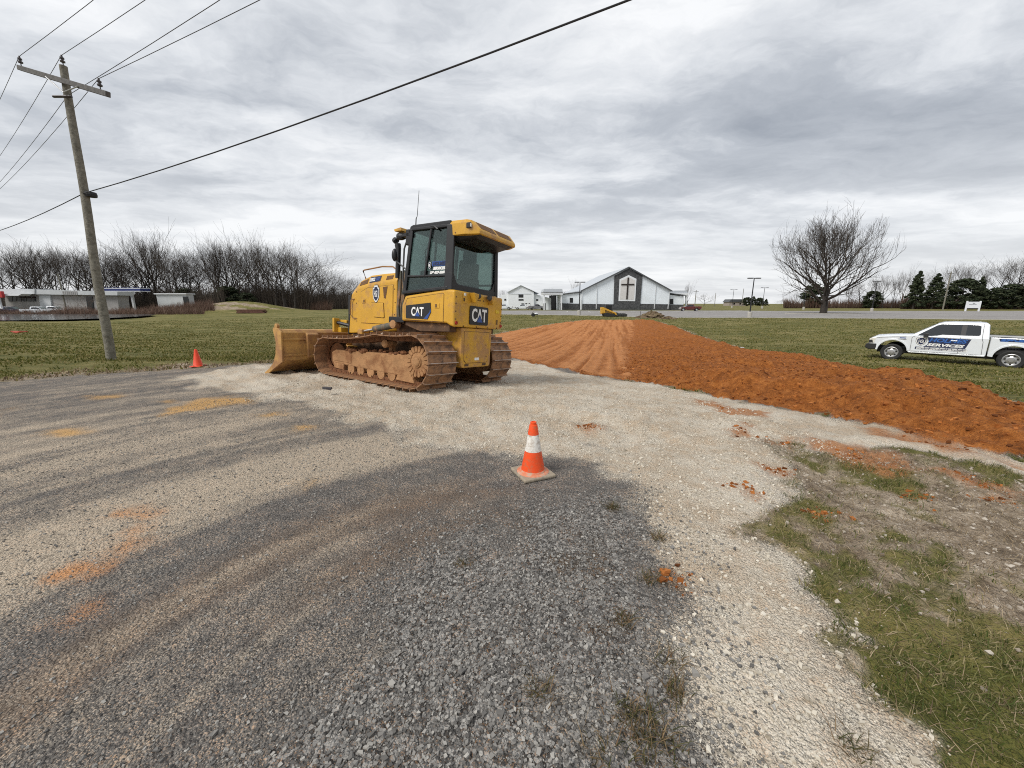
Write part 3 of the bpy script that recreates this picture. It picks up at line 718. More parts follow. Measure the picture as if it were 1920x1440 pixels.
X, Y = scatter(60000, 0.9, 6.5, 0.55, 5.2, lambda x, y: inview(x, y) & (grid_at(x, y, m_verge) > 0.4) & (RNG.random(len(x)) < 0.75))
X, Y = X[:20000], Y[:20000]
blades('verge_dead_grass', X, Y, 0.010 + 0.035 * RNG.random(len(X)), M['straw'], 'dead straw lying flat over the soil of the right hand verge', 2.4, 0.0015)
r = 7 * np.exp(RNG.random(330000) * math.log(85 / 7.0)); a = RNG.uniform(-1.05, 1.05, 330000)
X, Y = np.sin(a) * r, np.cos(a) * r
k = (grid_at(X, Y, m_grass) * (1 - grid_at(X, Y, m_lot)) > 0.5) & (grid_at(X, Y, m_verge) < 0.5) & (grid_at(X, Y, m_soil) < RNG.random(len(X)) * 1.1) & (fbm(X * 0.6, Y * 1.1, 91) > 0.28 + 0.25 * RNG.random(len(X)))
X, Y = X[k][:110000], Y[k][:110000]; rr2 = np.hypot(X, Y)
blades('field_grass', X, Y, (0.03 + 0.05 * RNG.random(len(X))), M['blade_f'], 'short winter grass of the mown field on both sides of the clay road', 1.0, 0.0008 * rr2 + 0.002)
r = 8 * np.exp(RNG.random(90000) * math.log(40 / 8.0)); a = RNG.uniform(-1.05, 0.9, 90000); X, Y = np.sin(a) * r, np.cos(a) * r
k = (grid_at(X, Y, m_soil) > 0.35) & (grid_at(X, Y, m_grass) > 0.5) & (grid_at(X, Y, m_verge) < 0.5)
X, Y = X[k][:16000], Y[k][:16000]; rr2 = np.hypot(X, Y)
blades('edge_dead_grass', X, Y, 0.03 + 0.05 * RNG.random(len(X)), M['straw'], 'brown dead grass and turned soil along the edges of road and clay', 1.3, 0.001 * rr2 + 0.001)
# weeds poking through the foreground gravel
X, Y = [], []
for px, py, s, n in ((1600, 1400, .06, 60), (1150, 955, .05, 120), (1170, 1165, .04, 70), (1235, 1010, .05, 80), (1010, 1300, .06, 90), (1265, 1300, .05, 120), (1220, 1090, .06, 90), (1220, 1390, .10, 260), (1190, 1340, .08, 140), (870, 1060, .05, 40), (1255, 1240, .05, 60), (1125, 1420, .06, 60)):
    c0 = ground_pt(px, py); X += list(c0.x + RNG.normal(0, s * .5, n)); Y += list(c0.y + RNG.normal(0, s * .5, n))
X, Y = np.array(X), np.array(Y)
M['weed'] = island_mat('weeds', [(0.05, 0.055, 0.02), (0.09, 0.085, 0.03), (0.16, 0.10, 0.055), (0.28, 0.20, 0.11)], 0.8, 0.2)
blades('gravel_weeds', X, Y, 0.02 + 0.04 * RNG.random(len(X)), M['weed'], 'small olive and brown weeds poking through the foreground gravel', 1.6, 0.0018, 'weeds')
# ------------------------------------------------------------------ bulldozer
DZ = empty('bulldozer', (-1.032, 6.806, CAMZ - 1.462), (R(5.307), R(-0.373), R(146.769)),
           'yellow crawler bulldozer with black cab and muddy tracks parked on pale gravel', 'bulldozer')

def shield_poly(w, h, n=7):
    top = [(-0.5, 0.30), (-0.42, 0.38), (-0.30, 0.36), (-0.24, 0.50), (0.24, 0.50), (0.30, 0.36), (0.42, 0.38), (0.5, 0.30)]
    right = [(0.5, -0.05), (0.38, -0.28), (0.20, -0.42), (0.0, -0.5), (-0.20, -0.42), (-0.38, -0.28), (-0.5, -0.05)]
    return [(x * w, y * h) for x, y in top + right]
def emblem(parent, M4, w, h):
    """Shield emblem in its own plane, placed by a matrix."""
    def lay(poly, d, m, name, par):
        mb = MB().prism(poly, d, d + 0.003, 'z', M4); return mb.build(name, m, par)
    s = lay(shield_poly(w, h), 0.0, M['black_print'], 'shield_emblem', parent)
    lay(shield_poly(w * .92, h * .92), 0.0035, M['white_print'], 'shield_border', s)
    lay(shield_poly(w * .74, h * .76), 0.007, M['navy_print'], 'shield_field', s)
    me = text_mesh('HSI', h * .36, M['white_print'], width=w * .46, bold=0.002, depth=0.003)
    me.transform(M4 @ Matrix.Translation((0, 0, 0.0125))); obj('shield_lettering', me, s)
    return s
def plane_mat(origin, xdir, ydir):
    x = Vector(xdir).normalized(); y = Vector(ydir); y = (y - x * y.dot(x)).normalized(); z = x.cross(y)
    m = Matrix((x, y, z)).transposed().to_4x4(); m.translation = origin; return m

# --- body
body = MB()
side = [(0.69, 1.09), (0.69, 1.36), (0.615, 1.515), (-0.32, 1.615), (-0.50, 1.605), (-0.50, 1.03), (-0.42, 1.05), (-0.34, 1.085)]
body.prism(side, -0.66, 0.66, 'y')
o_body = body.build('rear_body', M['yellow'], DZ, 0.035, 3)
# raised access panel and its outline on the left flank
def grow(poly, d=0.012):
    cx = sum(p[0] for p in poly) / len(poly); cz = sum(p[1] for p in poly) / len(poly)
    return [(x + d * (1 if x > cx else -1), z + d * (1 if z > cz else -1)) for x, z in poly]
pm = plane_mat((0, 0.66, 0), (-1, 0, 0), (0, 0, 1))
MB().prism(grow([(0.60, 1.115), (0.60, 1.36), (0.545, 1.465), (-0.25, 1.548), (-0.28, 1.53), (-0.28, 1.105)], 0.008), 0.655, 0.6615, 'y').build('panel_seam', M['under'], o_body)
MB().prism([(0.60, 1.115), (0.60, 1.36), (0.545, 1.465), (-0.25, 1.548), (-0.28, 1.53), (-0.28, 1.105)], 0.655, 0.667, 'y').build('access_panel', M['yellow'], o_body, 0.004, 1)
lt = MB().box((-0.20, 0.664, 1.315), (-0.10, 0.674, 1.395)).build('latch_plate', M['yellow'], o_body, 0.004, 1)
MB().box((-0.145, 0.668, 1.33), (-0.115, 0.679, 1.38)).build('latch_pocket', M['under'], lt)
# side logo plate
pl = MB().prism([(0.565, 1.14), (0.565, 1.352), (-0.005, 1.402), (-0.02, 1.255), (0.055, 1.138)], 0.667, 0.676, 'y').build('logo_plate', M['black_print'], o_body)
MB().prism([(-0.012, 1.31), (-0.02, 1.255), (0.055, 1.138), (0.14, 1.138), (0.01, 1.25)], 0.676, 0.678, 'y').build('blue_stripe', M['blue_print'], pl)
def cat_logo(par, M4, w, h):
    me = text_mesh('CAT', h, M['white_print'], bold=0.006 * h / 0.2, depth=0.003, width=w)
    me.transform(M4 @ Matrix.Translation((0, 0, 0.003))); obj('lettering', me, par)
    t = MB().prism([(-0.17 * w, -0.52 * h), (0.21 * w, -0.52 * h), (0.02 * w, 0.0)], 0.006, 0.009, 'z', M4); t.build('blue_triangle', M['blue_print'], par)
    t = MB().prism([(-0.22 * w, -0.56 * h), (0.26 * w, -0.56 * h), (0.02 * w, 0.10 * h)], 0.0045, 0.006, 'z', M4); t.build('triangle_border', M['black_print'], par)
cat_logo(pl, plane_mat((0.285, 0.676, 1.255), (-1, 0, -0.0), (0, 0, 1)), 0.29, 0.15)
# rear face: logo, lamps, reflectors, brackets, bolts
xr = -0.502
rp_ = MB().prism([(0.285, 1.11), (0.285, 1.375), (0.265, 1.395), (-0.195, 1.395), (-0.215, 1.375), (-0.215, 1.11), (-0.195, 1.09), (0.265, 1.09)], xr - 0.012, xr + 0.002, 'x').build('logo_plate', M['black_print'], o_body)
cat_logo(rp_, plane_mat((xr - 0.012, 0.035, 1.25), (0, -1, 0), (0, 0, 1)), 0.40, 0.22)
for s in (1, -1):
    MB().lathe([(0.028, xr - 0.012), (0.030, xr + 0.002)], 14, (0, 0.60 * s - (0.0 if s > 0 else 0.02), 1.10), 'x').build('reflector', M['red_lens'], o_body)
    br = MB().prism([(0.14 * s, 1.585), (0.30 * s, 1.60), (0.24 * s, 1.44)], xr - 0.10, xr + 0.002, 'x').build('lifting_bracket', M['yellow'], o_body, 0.01, 2)
    MB().lathe([(0.035, -0.03), (0.05, 0), (0.035, 0.03)], 12, (xr - 0.07, 0.15 * s, 1.56), 'y').build('bracket_pin', M['dark_grey'], br)
    for z in (1.50, 1.40, 1.28, 1.16):
        MB().lathe([(0.010, xr - 0.007), (0.012, xr + 0.002)], 8, (0, 0.62 * s, z), 'x').build('bolt', M['under'], o_body)
MB().prism([(0.475, 1.42), (0.475, 1.585), (0.36, 1.585), (0.36, 1.42)], xr - 0.008, xr + 0.002, 'x').build('lamp_panel', M['yellow'], o_body, 0.006, 1)
MB().box((xr - 0.018, 0.40, 1.535), (xr - 0.006, 0.45, 1.578)).build('rear_lamp', M['clear_lens'], o_body, 0.004, 1)
MB().box((xr - 0.014, 0.425, 1.45), (xr - 0.006, 0.455, 1.50)).build('lamp_pocket', M['under'], o_body)
MB().box((xr - 0.005, -0.55, 1.32), (xr + 0.001, -0.44, 1.375)).build('warning_label', mat('yellow_label', (0.75, 0.5, 0.03), 0.5), o_body)
vg = MB()
for i in range(5): vg.box((xr - 0.004, -0.52, 1.12 + i * 0.018), (xr + 0.001, -0.47, 1.13 + i * 0.018))
vg.build('vent_slots', M['under'], o_body)
for y in (0.42, 0.08, -0.22, -0.50): MB().lathe([(0.011, xr - 0.007), (0.013, xr + 0.002)], 8, (0, y, 1.055), 'x').build('bolt', M['under'], o_body)
for y in (0.02, 0.07, -0.08): MB().lathe([(0.011, xr - 0.007), (0.013, xr + 0.002)], 8, (0, y, 1.50), 'x').build('bolt', M['under'], o_body)

# --- lower rear guard
bx = MB().prism([(0.40, 0.40), (0.415, 1.03), (-0.415, 1.03), (-0.40, 0.40), (-0.36, 0.37), (0.36, 0.37)], -0.46, 0.1, 'x').build('rear_guard', M['yellow_dirty'], DZ, 0.012, 2)
MB().prism(grow([(0.33, 0.50), (0.34, 0.97), (-0.34, 0.97), (-0.33, 0.50), (-0.28, 0.45), (0.28, 0.45)], 0.007), -0.462, -0.455, 'x').build('guard_seam', M['under'], bx)
MB().prism([(0.33, 0.50), (0.34, 0.97), (-0.34, 0.97), (-0.33, 0.50), (-0.28, 0.45), (0.28, 0.45)], -0.468, -0.455, 'x').build('guard_cover', M['yellow_dirty'], bx, 0.004, 1)
MB().box((-0.472, -0.06, 0.49), (-0.466, 0.06, 0.535)).build('white_label', M['white_print'], bx)
for y in (0.26, -0.22): MB().box((-0.466, y - 0.05, 0.395), (-0.455, y + 0.05, 0.432)).build('guard_slot', M['under'], bx)
for y, z in ((0.25, 0.75), (-0.25, 0.75), (0.27, 0.55), (-0.27, 0.55)): MB().lathe([(0.012, -0.475), (0.014, -0.46)], 8, (0, y, z), 'x').build('bolt', M['mud'], bx)
MB().box((-0.40, -0.40, 0.42), (1.15, 0.40, 1.084)).build('transmission_case', M['under'], DZ, 0.03, 1)
MB().box((0.2, -0.38, 0.34), (2.5, 0.38, 0.85)).build('belly_pan', M['under'], DZ, 0.03, 1)
for s in (1, -1):
    MB().prism([(-0.36, 0.95), (-0.36, 1.082), (0.66, 1.086), (0.66, 1.02), (0.3, 0.93)], 0.42 * s, 0.60 * s, 'y').build('fender_underside', M['under'], DZ, 0.01, 1)

# --- hood
def hood_sec(x, zb, zs, zt):
    return [(x, 0.42, zb), (x, 0.42, zs), (x, 0.355, zt), (x, -0.355, zt), (x, -0.42, zs), (x, -0.42, zb)]
hd = MB()
hd.loft([hood_sec(1.10, 0.90, 1.815, 1.965), hood_sec(1.55, 0.86, 1.775, 1.955), hood_sec(1.90, 0.84, 1.74, 1.935), hood_sec(2.22, 0.82, 1.69, 1.84), hood_sec(2.45, 0.80, 1.55, 1.65), hood_sec(2.54, 0.80, 0.95, 1.0)])
o_hood = hd.build('hood', M['yellow'], DZ, 0.022, 2, limit=14)
MB().box((2.46, -0.40, 0.80), (2.585, 0.40, 1.56)).build('radiator_grille', M['black'], o_hood, 0.01, 1)
MB().prism([(2.56, 0.78), (2.475, 1.57), (2.44, 1.57), (2.52, 0.78)], -0.428, 0.428, 'y').build('grille_surround', M['black'], o_hood, 0.006, 1)
MB().prism(grow([(2.12, 1.02), (2.12, 1.62), (1.93, 1.69), (1.20, 1.735), (1.20, 1.02)], 0.008), 0.415, 0.4215, 'y').build('door_seam', M['under'], o_hood)
dr = MB().prism([(2.12, 1.02), (2.12, 1.62), (1.93, 1.69), (1.20, 1.735), (1.20, 1.02)], 0.418, 0.430, 'y').build('engine_door', M['yellow'], o_hood, 0.006, 2)
MB().prism([(1.44, 1.50), (1.47, 1.70), (1.34, 1.71), (1.39, 1.49)], 0.4305, 0.434, 'y').build('door_louvre', M['grille'], dr)
MB().prism(grow([(1.80, 1.395), (1.80, 1.41), (1.45, 1.405), (1.42, 1.15), (1.44, 1.135), (1.72, 1.145)], 0.007), 0.4305, 0.4325, 'y').build('cover_seam', M['under'], dr)
MB().prism([(1.80, 1.395), (1.80, 1.41), (1.45, 1.405), (1.42, 1.15), (1.44, 1.135), (1.72, 1.145)], 0.4305, 0.445, 'y').build('filter_cover', M['yellow'], dr, 0.008, 2)
lp = MB().box((1.99, 0.4305, 1.40), (2.09, 0.44, 1.48)).build('latch_plate', M['yellow'], dr, 0.004, 1)
MB().box((2.0, 0.435, 1.415), (2.035, 0.443, 1.465)).build('latch_pocket', M['under'], lp)
emblem(dr, plane_mat((1.665, 0.4305, 1.575), (-1, 0, 0), (0, 0, 1)), 0.20, 0.34)
hd2 = MB().tube([(2.34, 0.42, 1.48), (2.40, 0.45, 1.47), (2.42, 0.455, 1.44), (2.43, 0.455, 1.18), (2.36, 0.45, 1.11), (2.26, 0.42, 1.10)], 0.011, 8).build('grab_handle', M['rail'], o_hood, smooth=True)
for a, b, nm in (((2.16, 1.712, 2.00, 1.80), None, 'a'),): pass
def on_chamfer(x, f):  # point on the sloping shoulder of the hood, f from crease (0) to top (1)
    xs = [1.10, 1.55, 1.90, 2.22, 2.45]; zs = [1.815, 1.775, 1.74, 1.69, 1.55]; zt = [1.965, 1.955, 1.935, 1.84, 1.65]
    a = float(np.interp(x, xs, zs)); b = float(np.interp(x, xs, zt)); return Vector((x, 0.42 - 0.065 * f, a + (b - a) * f))
def chamfer_patch(x0, x1, f0, f1, d, m, name, par):
    nrm = Vector((0, 0.92, 0.39)) 
    P = [on_chamfer(x0, f0), on_chamfer(x1, f0), on_chamfer(x1, f1), on_chamfer(x0, f1)]
    return MB().loft([[p - nrm * 0.01 for p in P], [p + nrm * d for p in P]]).build(name, m, par)
chamfer_patch(1.23, 1.42, 0.25, 0.70, 0.004, M['grille'], 'hood_louvre', o_hood)
chamfer_patch(1.96, 2.20, 0.25, 0.75, 0.004, M['grille'], 'hood_louvre', o_hood)
bd = chamfer_patch(1.58, 1.90, 0.22, 0.80, 0.005, M['navy_print'], 'model_badge', o_hood)
me = text_mesh('D3K2', 0.075, M['white_print'], width=0.15, bold=0.003, depth=0.003)
pc = (on_chamfer(1.82, 0.5) + Vector((0, 0.92, 0.39)) * 0.008)
me.transform(plane_mat(pc, on_chamfer(1.6, .5) - on_chamfer(1.85, .5), (0, -0.39, 0.92))); obj('lettering', me, bd)
me = text_mesh('LGP', 0.06, M['blue_print'], width=0.10, bold=0.002, depth=0.003)
pc = (on_chamfer(1.66, 0.5) + Vector((0, 0.92, 0.39)) * 0.008)
me.transform(plane_mat(pc, on_chamfer(1.6, .5) - on_chamfer(1.85, .5), (0, -0.39, 0.92))); obj('lettering', me, bd)
MB().tube([(2.15, 0.3, 1.88), (2.24, 0.3, 2.04), (2.20, 0.3, 2.055), (1.66, 0.3, 2.10), (1.36, 0.3, 2.085), (1.26, 0.3, 2.03), (1.24, 0.3, 1.95)], 0.014, 8).build('hood_handrail', M['rail'], DZ, smooth=True)
for x in (1.16, 2.30, 2.30, 2.30):
    pass
for x, z in ((2.28, 1.62), (2.28, 1.40), (2.27, 1.05), (2.49, 1.25), (2.49, 1.12), (1.16, 1.66), (1.14, 1.42), (1.15, 1.2)):
    MB().lathe([(0.012, 0.415), (0.010, 0.427)], 8, (x, 0, z), 'y').build('bolt', M['under'], o_hood)

# --- space between hood and cab: hoses and step
gap = MB(); gap.box((0.62, -0.40, 0.95), (1.12, 0.38, 1.75))
gap.build('bulkhead', M['hose'], DZ, 0.02, 1)
hs = MB()
for i, (x, y, r_) in enumerate(((1.06, 0.42, 0.020), (1.00, 0.44, 0.024), (0.94, 0.43, 0.016), (0.88, 0.45, 0.022), (0.82, 0.43, 0.018), (0.76, 0.46, 0.02))):
    hs.tube([(x, y, 1.05), (x + 0.02 * math.sin(i), y + 0.012, 1.35), (x - 0.01, y, 1.62), (x + 0.012, y - 0.03, 1.98)], r_, 7)
hs.build('hydraulic_hoses', M['hose'], DZ, smooth=True)
MB().box((0.70, 0.36, 1.06), (1.10, 0.60, 1.16)).build('step_plate', M['black'], DZ, 0.01, 1)

# --- cab
cabw, cabt = 0.62, 0.575
def cy(z): return cabw + (cabt - cabw) * (z - 1.6) / 1.0
fr_ = MB()
def bar(p, q, wx, wy): # box bar between two points
    p, q = Vector(p), Vector(q); d = q - p; L = d.length
    rot = d.to_track_quat('Z', 'X').to_matrix().to_4x4(); rot.translation = p
    fr_.box((-wx / 2, -wy / 2, 0), (wx / 2, wy / 2, L), rot)
for s in (1, -1):
    y0, y1 = cabw * s, cabt * s
    bar((0.665, y0, 1.54), (0.555, y1, 2.61), 0.06, 0.055)
    bar((-0.335, y0, 1.60), (-0.315, y1, 2.60), 0.07, 0.13)
    bar((0.20, cy(1.84) * s, 1.83), (0.105, cy(2.57) * s, 2.59), 0.035, 0.045)
    bar((0.66, cy(1.84) * s, 1.84), (-0.34, cy(1.83) * s, 1.83), 0.035, 0.04)
    bar((0.68, y0, 1.565), (-0.34, y0, 1.635), 0.055, 0.10)
    bar((0.555, y1, 2.605), (-0.32, y1, 2.59), 0.05, 0.06)
bar((-0.355, -0.62, 1.66), (-0.355, 0.62, 1.66), 0.11, 0.04)
bar((-0.335, -0.58, 2.52), (-0.335, 0.58, 2.52), 0.16, 0.04)
bar((0.665, -0.62, 1.56), (0.665, 0.62, 1.56), 0.07, 0.05)
bar((0.555, -0.58, 2.6), (0.555, 0.58, 2.6), 0.06, 0.05)
bar((0.62, 0.0, 1.58), (0.565, 0.0, 2.6), 0.03, 0.04)
o_cab = fr_.build('cab_frame', M['black'], DZ, 0.012, 2)
# corner fillets of the rear window
for s in (1, -1):
    rw = MB()
    rw.prism([(0.565 * s, 1.68), (0.535 * s, 1.68), (0.40 * s, 1.70), (0.48 * s, 1.745), (0.53 * s, 1.84), (0.565 * s, 1.9)], -0.368, -0.34, 'x').build('window_corner', M['black'], o_cab)
    rw = MB(); rw.prism([(0.56 * s, 2.48), (0.56 * s, 2.30), (0.50 * s, 2.42), (0.42 * s, 2.48)], -0.358, -0.33, 'x').build('window_corner', M['black'], o_cab)
gls = M['cab_glass']
for s in (1, -1):
    def q4(a, b, c, d, name):
        P = [Vector((x, (cy(z) - 0.005) * s, z)) for x, z in (a, b, c, d)]
        MB().loft([P, [p - Vector((0, 0.008 * s, 0)) for p in P]]).build(name, gls, o_cab)
    q4((0.645, 1.855), (0.215, 1.85), (0.115, 2.58), (0.565, 2.585), 'front_side_window')
    q4((0.185, 1.85), (-0.31, 1.845), (-0.295, 2.565), (0.09, 2.575), 'rear_side_window')
    q4((0.66, 1.60), (-0.31, 1.67), (-0.31, 1.815), (0.645, 1.825), 'lower_door_window')
MB().box((-0.352, -0.56, 1.69), (-0.343, 0.56, 2.46)).build('rear_window', gls, o_cab)
P = [Vector(p) for p in ((0.655, -0.59, 1.59), (0.655, 0.59, 1.59), (0.56, 0.55, 2.585), (0.56, -0.55, 2.585))]
MB().loft([P, [p - Vector((0.008, 0, 0)) for p in P]]).build('windscreen', gls, o_cab)
MB().box((-0.32, -0.60, 1.52), (0.66, 0.60, 1.60)).build('cab_floor', M['seat'], o_cab)
# interior
seat = MB().box((-0.18, -0.25, 1.68), (0.22, 0.25, 1.80)).prism([(-0.26, 1.75), (-0.14, 1.75), (-0.18, 2.14), (-0.28, 2.14)], -0.22, 0.22, 'y').box((-0.29, -0.13, 2.13), (-0.17, 0.13, 2.30))
seat.build('operator_seat', M['seat'], DZ, 0.03, 3)
con = MB().box((-0.1, 0.30, 1.6), (0.35, 0.46, 1.92)).box((-0.1, -0.46, 1.6), (0.35, -0.30, 1.92)).box((0.44, -0.35, 1.6), (0.60, 0.35, 1.98))
con.build('control_console', M['black'], DZ, 0.02, 2)
MB().tube([(0.27, 0.38, 1.9), (0.27, 0.38, 2.02)], 0.02, 8).tube([(0.50, 0.1, 1.95), (0.50, 0.22, 2.2), (0.42, 0.32, 2.28)], 0.012, 6).tube([(0.50, 0.30, 1.95), (0.46, 0.36, 2.3), (0.40, 0.36, 2.36)], 0.012, 6).build('control_levers', M['black'], DZ, smooth=True)
MB().box((-0.30, -0.50, 2.40), (0.16, 0.50, 2.60)).build('headliner', M['seat'], o_cab)
# window sticker
stk = MB().prism([(0.05, 1.985), (0.05, 2.06), (-0.265, 2.06), (-0.265, 1.985)], cy(2.0) + 0.001, cy(2.0) + 0.003, 'y')
o_st = stk.build('window_sticker', M['blue_print'], o_cab)
for t, z, w, h, m in (('HOLMES', 2.022, 0.28, 0.06, M['navy_print']), ('SERVICES', 1.95, 0.27, 0.05, M['white_print']), ('270-527-5287', 1.885, 0.35, 0.045, M['white_print'])):
    me = text_mesh(t, h, m, width=w, shear=0.25, bold=0.004, depth=0.002)
    me.transform(plane_mat((-0.11 + (0.03 if '2' in t else 0), cy(2.0) + 0.005, z), (-1, 0, 0), (0, 0, 1))); obj('lettering', me, o_st)
emblem(o_st, plane_mat((0.10, cy(2.0) + 0.003, 2.0), (-1, 0, 0), (0, 0, 1)), 0.07, 0.12)

# --- roof and air conditioner
MB().prism([(0.60, 2.60), (0.585, 2.655), (0.52, 2.675), (-0.31, 2.67), (-0.31, 2.60)], -0.60, 0.60, 'y').build('roof', M['black'], DZ, 0.015, 2)
MB().tube([(0.15, 0.585, 2.61), (0.02, 0.60, 2.60), (-0.05, 0.60, 2.55)], 0.018, 6).build('door_hinge_cover', M['black'], DZ, smooth=True)
def ac_sec(x, w, zb, zt, ch=0.05):
    return [(x, w, zb), (x, w, zt - ch), (x, w - ch * .8, zt), (x, -w + ch * .8, zt), (x, -w, zt - ch), (x, -w, zb)]
ac = MB().loft([ac_sec(-0.30, 0.60, 2.435, 2.665), ac_sec(-0.60, 0.595, 2.435, 2.66), ac_sec(-0.665, 0.57, 2.435, 2.65), ac_sec(-0.80, 0.50, 2.445, 2.52, 0.02), ac_sec(-0.815, 0.49, 2.45, 2.49, 0.01)])
o_ac = ac.build('air_conditioner', M['yellow'], DZ, 0.016, 2, limit=20)
def on_slope(y, f): return Vector((-0.665 - 0.135 * f, y, 2.65 - 0.13 * f))
nn = Vector((-0.69, 0, 0.72))
for y0, y1 in ((0.44, 0.03), (-0.03, -0.44)):
    P = [on_slope(y0, 0.12), on_slope(y1, 0.12), on_slope(y1 * (0.98 if abs(y1) > .1 else 1), 0.92), on_slope(y0 * (0.98 if abs(y0) > .1 else 1), 0.92)]
    gr = MB().loft([[p - nn * 0.01 for p in P], [p + nn * 0.004 for p in P]]).build('vent_grille', M['grille'], o_ac)
MB().loft([[(-0.32, 0.57, 2.437), (-0.32, -0.57, 2.437), (-0.79, -0.46, 2.445), (-0.79, 0.46, 2.445)], [(-0.36, 0.50, 2.36), (-0.36, -0.50, 2.36), (-0.70, -0.42, 2.40), (-0.70, 0.42, 2.40)]]).build('condenser_tray', M['black'], o_ac, 0.01, 1)
MB().box((-0.70, 0.555, 2.52), (-0.62, 0.592, 2.60)).build('rear_work_lamp', M['black'], o_ac, 0.006, 1)
MB().box((-0.705, 0.56, 2.535), (-0.698, 0.588, 2.585)).build('lamp_lens', M['clear_lens'], o_ac)
MB().lathe([(0.011, 0.595), (0.011, 0.604)], 8, (-0.42, 0, 2.47), 'y').build('bolt', M['under'], o_ac)
# front work lamp, mirror, exhaust, antenna
wk = MB().box((0.56, 0.48, 2.50), (0.80, 0.60, 2.56)).build('lamp_bracket', M['black'], DZ, 0.01, 1)
MB().lathe([(0.055, 0.80), (0.065, 0.86), (0.06, 0.93)], 12, (0, 0.54, 2.53), 'x').build('front_work_lamp', M['black'], wk)
MB().prism([(0.78, 2.60), (0.95, 2.60), (0.97, 2.64), (0.80, 2.66)], 0.44, 0.62, 'y').build('lamp_cap', M['yellow'], wk, 0.01, 2)
MB().box((0.60, 0.52, 2.36), (0.70, 0.60, 2.62)).build('lamp_wiring_box', M['black'], wk, 0.02, 2)
MB().tube([(1.06, 0.44, 1.85), (1.05, 0.44, 2.30), (1.055, 0.44, 2.36), (1.07, 0.44, 2.43), (1.11, 0.44, 2.49), (1.16, 0.44, 2.52)], [0.045, 0.045, 0.05, 0.056, 0.058, 0.05], 14).build('exhaust_stack', M['black'], DZ, smooth=True)
mi = MB().sphere((0.98, 0.58, 2.22), 0.11, 14, 8, (0.45, 0.5, 1.0)).build('mirror', M['black'], DZ, smooth=True)
MB().tube([(0.64, 0.6, 1.95), (0.80, 0.62, 2.05), (0.95, 0.58, 2.12)], 0.014, 6).build('mirror_arm', M['black'], mi, smooth=True)
MB().tube([(0.66, 0.61, 1.58), (0.74, 0.60, 1.80), (0.72, 0.60, 2.3), (0.66, 0.58, 2.48)], 0.015, 6).build('cab_grab_bar', M['dark_grey'], DZ, smooth=True)
MB().tube([(0.56, 0.50, 2.66), (0.555, 0.50, 2.80), (0.53, 0.50, 2.84), (0.50, 0.50, 3.24)], [0.010, 0.009, 0.005, 0.004], 6).build('antenna', M['dark_grey'], DZ, smooth=True)

# --- tracks
M['caked'] = island_mat('gravel_caked_on_shoes', [(0.20, 0.11, 0.06), (0.30, 0.20, 0.13), (0.42, 0.34, 0.27), (0.55, 0.48, 0.42)], 0.95)
PITCH_T = 0.157
def track_path():
    """Closed path of the shoe plates in (x, z), starting under the sprocket and running forward."""
    sc_, sr = (-0.03, 0.455), 0.405; ic, ir = (2.235, 0.375), 0.325
    pts = []
    pts += [(x, 0.05) for x in np.linspace(sc_[0], ic[0], 40)]
    pts += [(ic[0] + ir * math.sin(a), ic[1] - ir * math.cos(a)) for a in np.linspace(0, math.pi, 40)[1:]]
    c = (0.80, 0.835); e = (ic[0], ic[1] + ir)
    for t in np.linspace(0, 1, 30)[1:]:
        x = e[0] + (c[0] - e[0]) * t; z = e[1] + (c[1] - e[1]) * t - 0.16 * t * (1 - t); pts.append((x, z))
    f = (sc_[0], sc_[1] + sr)
    for t in np.linspace(0, 1, 20)[1:]:
        x = c[0] + (f[0] - c[0]) * t; z = c[1] + (f[1] - c[1]) * t - 0.07 * t * (1 - t); pts.append((x, z))
    pts += [(sc_[0] - sr * math.sin(a), sc_[1] + sr * math.cos(a)) for a in np.linspace(0, math.pi, 40)[1:]]
    return np.array(pts)
TP = track_path()
seg = np.hypot(*(np.roll(TP, -1, 0) - TP).T); cum = np.concatenate([[0], np.cumsum(seg)])
NS = int(round(cum[-1] / PITCH_T)); stp = cum[-1] / NS
def path_at(s):
    s = s % cum[-1]; i = min(np.searchsorted(cum, s, 'right') - 1, len(TP) - 1); t = (s - cum[i]) / max(seg[i], 1e-9)
    return TP[i] + (TP[(i + 1) % len(TP)] - TP[i]) * t
sh = MB()      # shoe: local x along the chain, y across, z outward
w2 = 0.315
sh.prism([(-stp * .52, 0.0), (stp * .48, 0.0), (stp * .48, 0.014), (stp * .40, 0.016), (stp * .385, 0.062), (stp * .31, 0.062), (stp * .27, 0.018), (-stp * .30, 0.014), (-stp * .42, 0.020), (-stp * .52, 0.012)], -w2, w2, 'y')
SHOE = sh.mesh('track_shoe', M['shoe'])
SHOE.materials.append(M['shoe_edge'])
for p in SHOE.polygons:
    if p.center.z > 0.060: p.material_index = 1
lk = MB()
for s in (-1, 1):
    lk.prism([(-stp * .56, -0.075), (stp * .50, -0.075), (stp * .56, -0.02), (stp * .3, 0.0), (-stp * .5, 0.0), (-stp * .6, -0.03)], s * 0.075 - 0.018, s * 0.075 + 0.018, 'y')
lk.lathe([(0.022, -0.10), (0.022, 0.10)], 8, (0, 0, -0.04), 'y')
LINK = lk.mesh('track_link', M['mud_dark'])
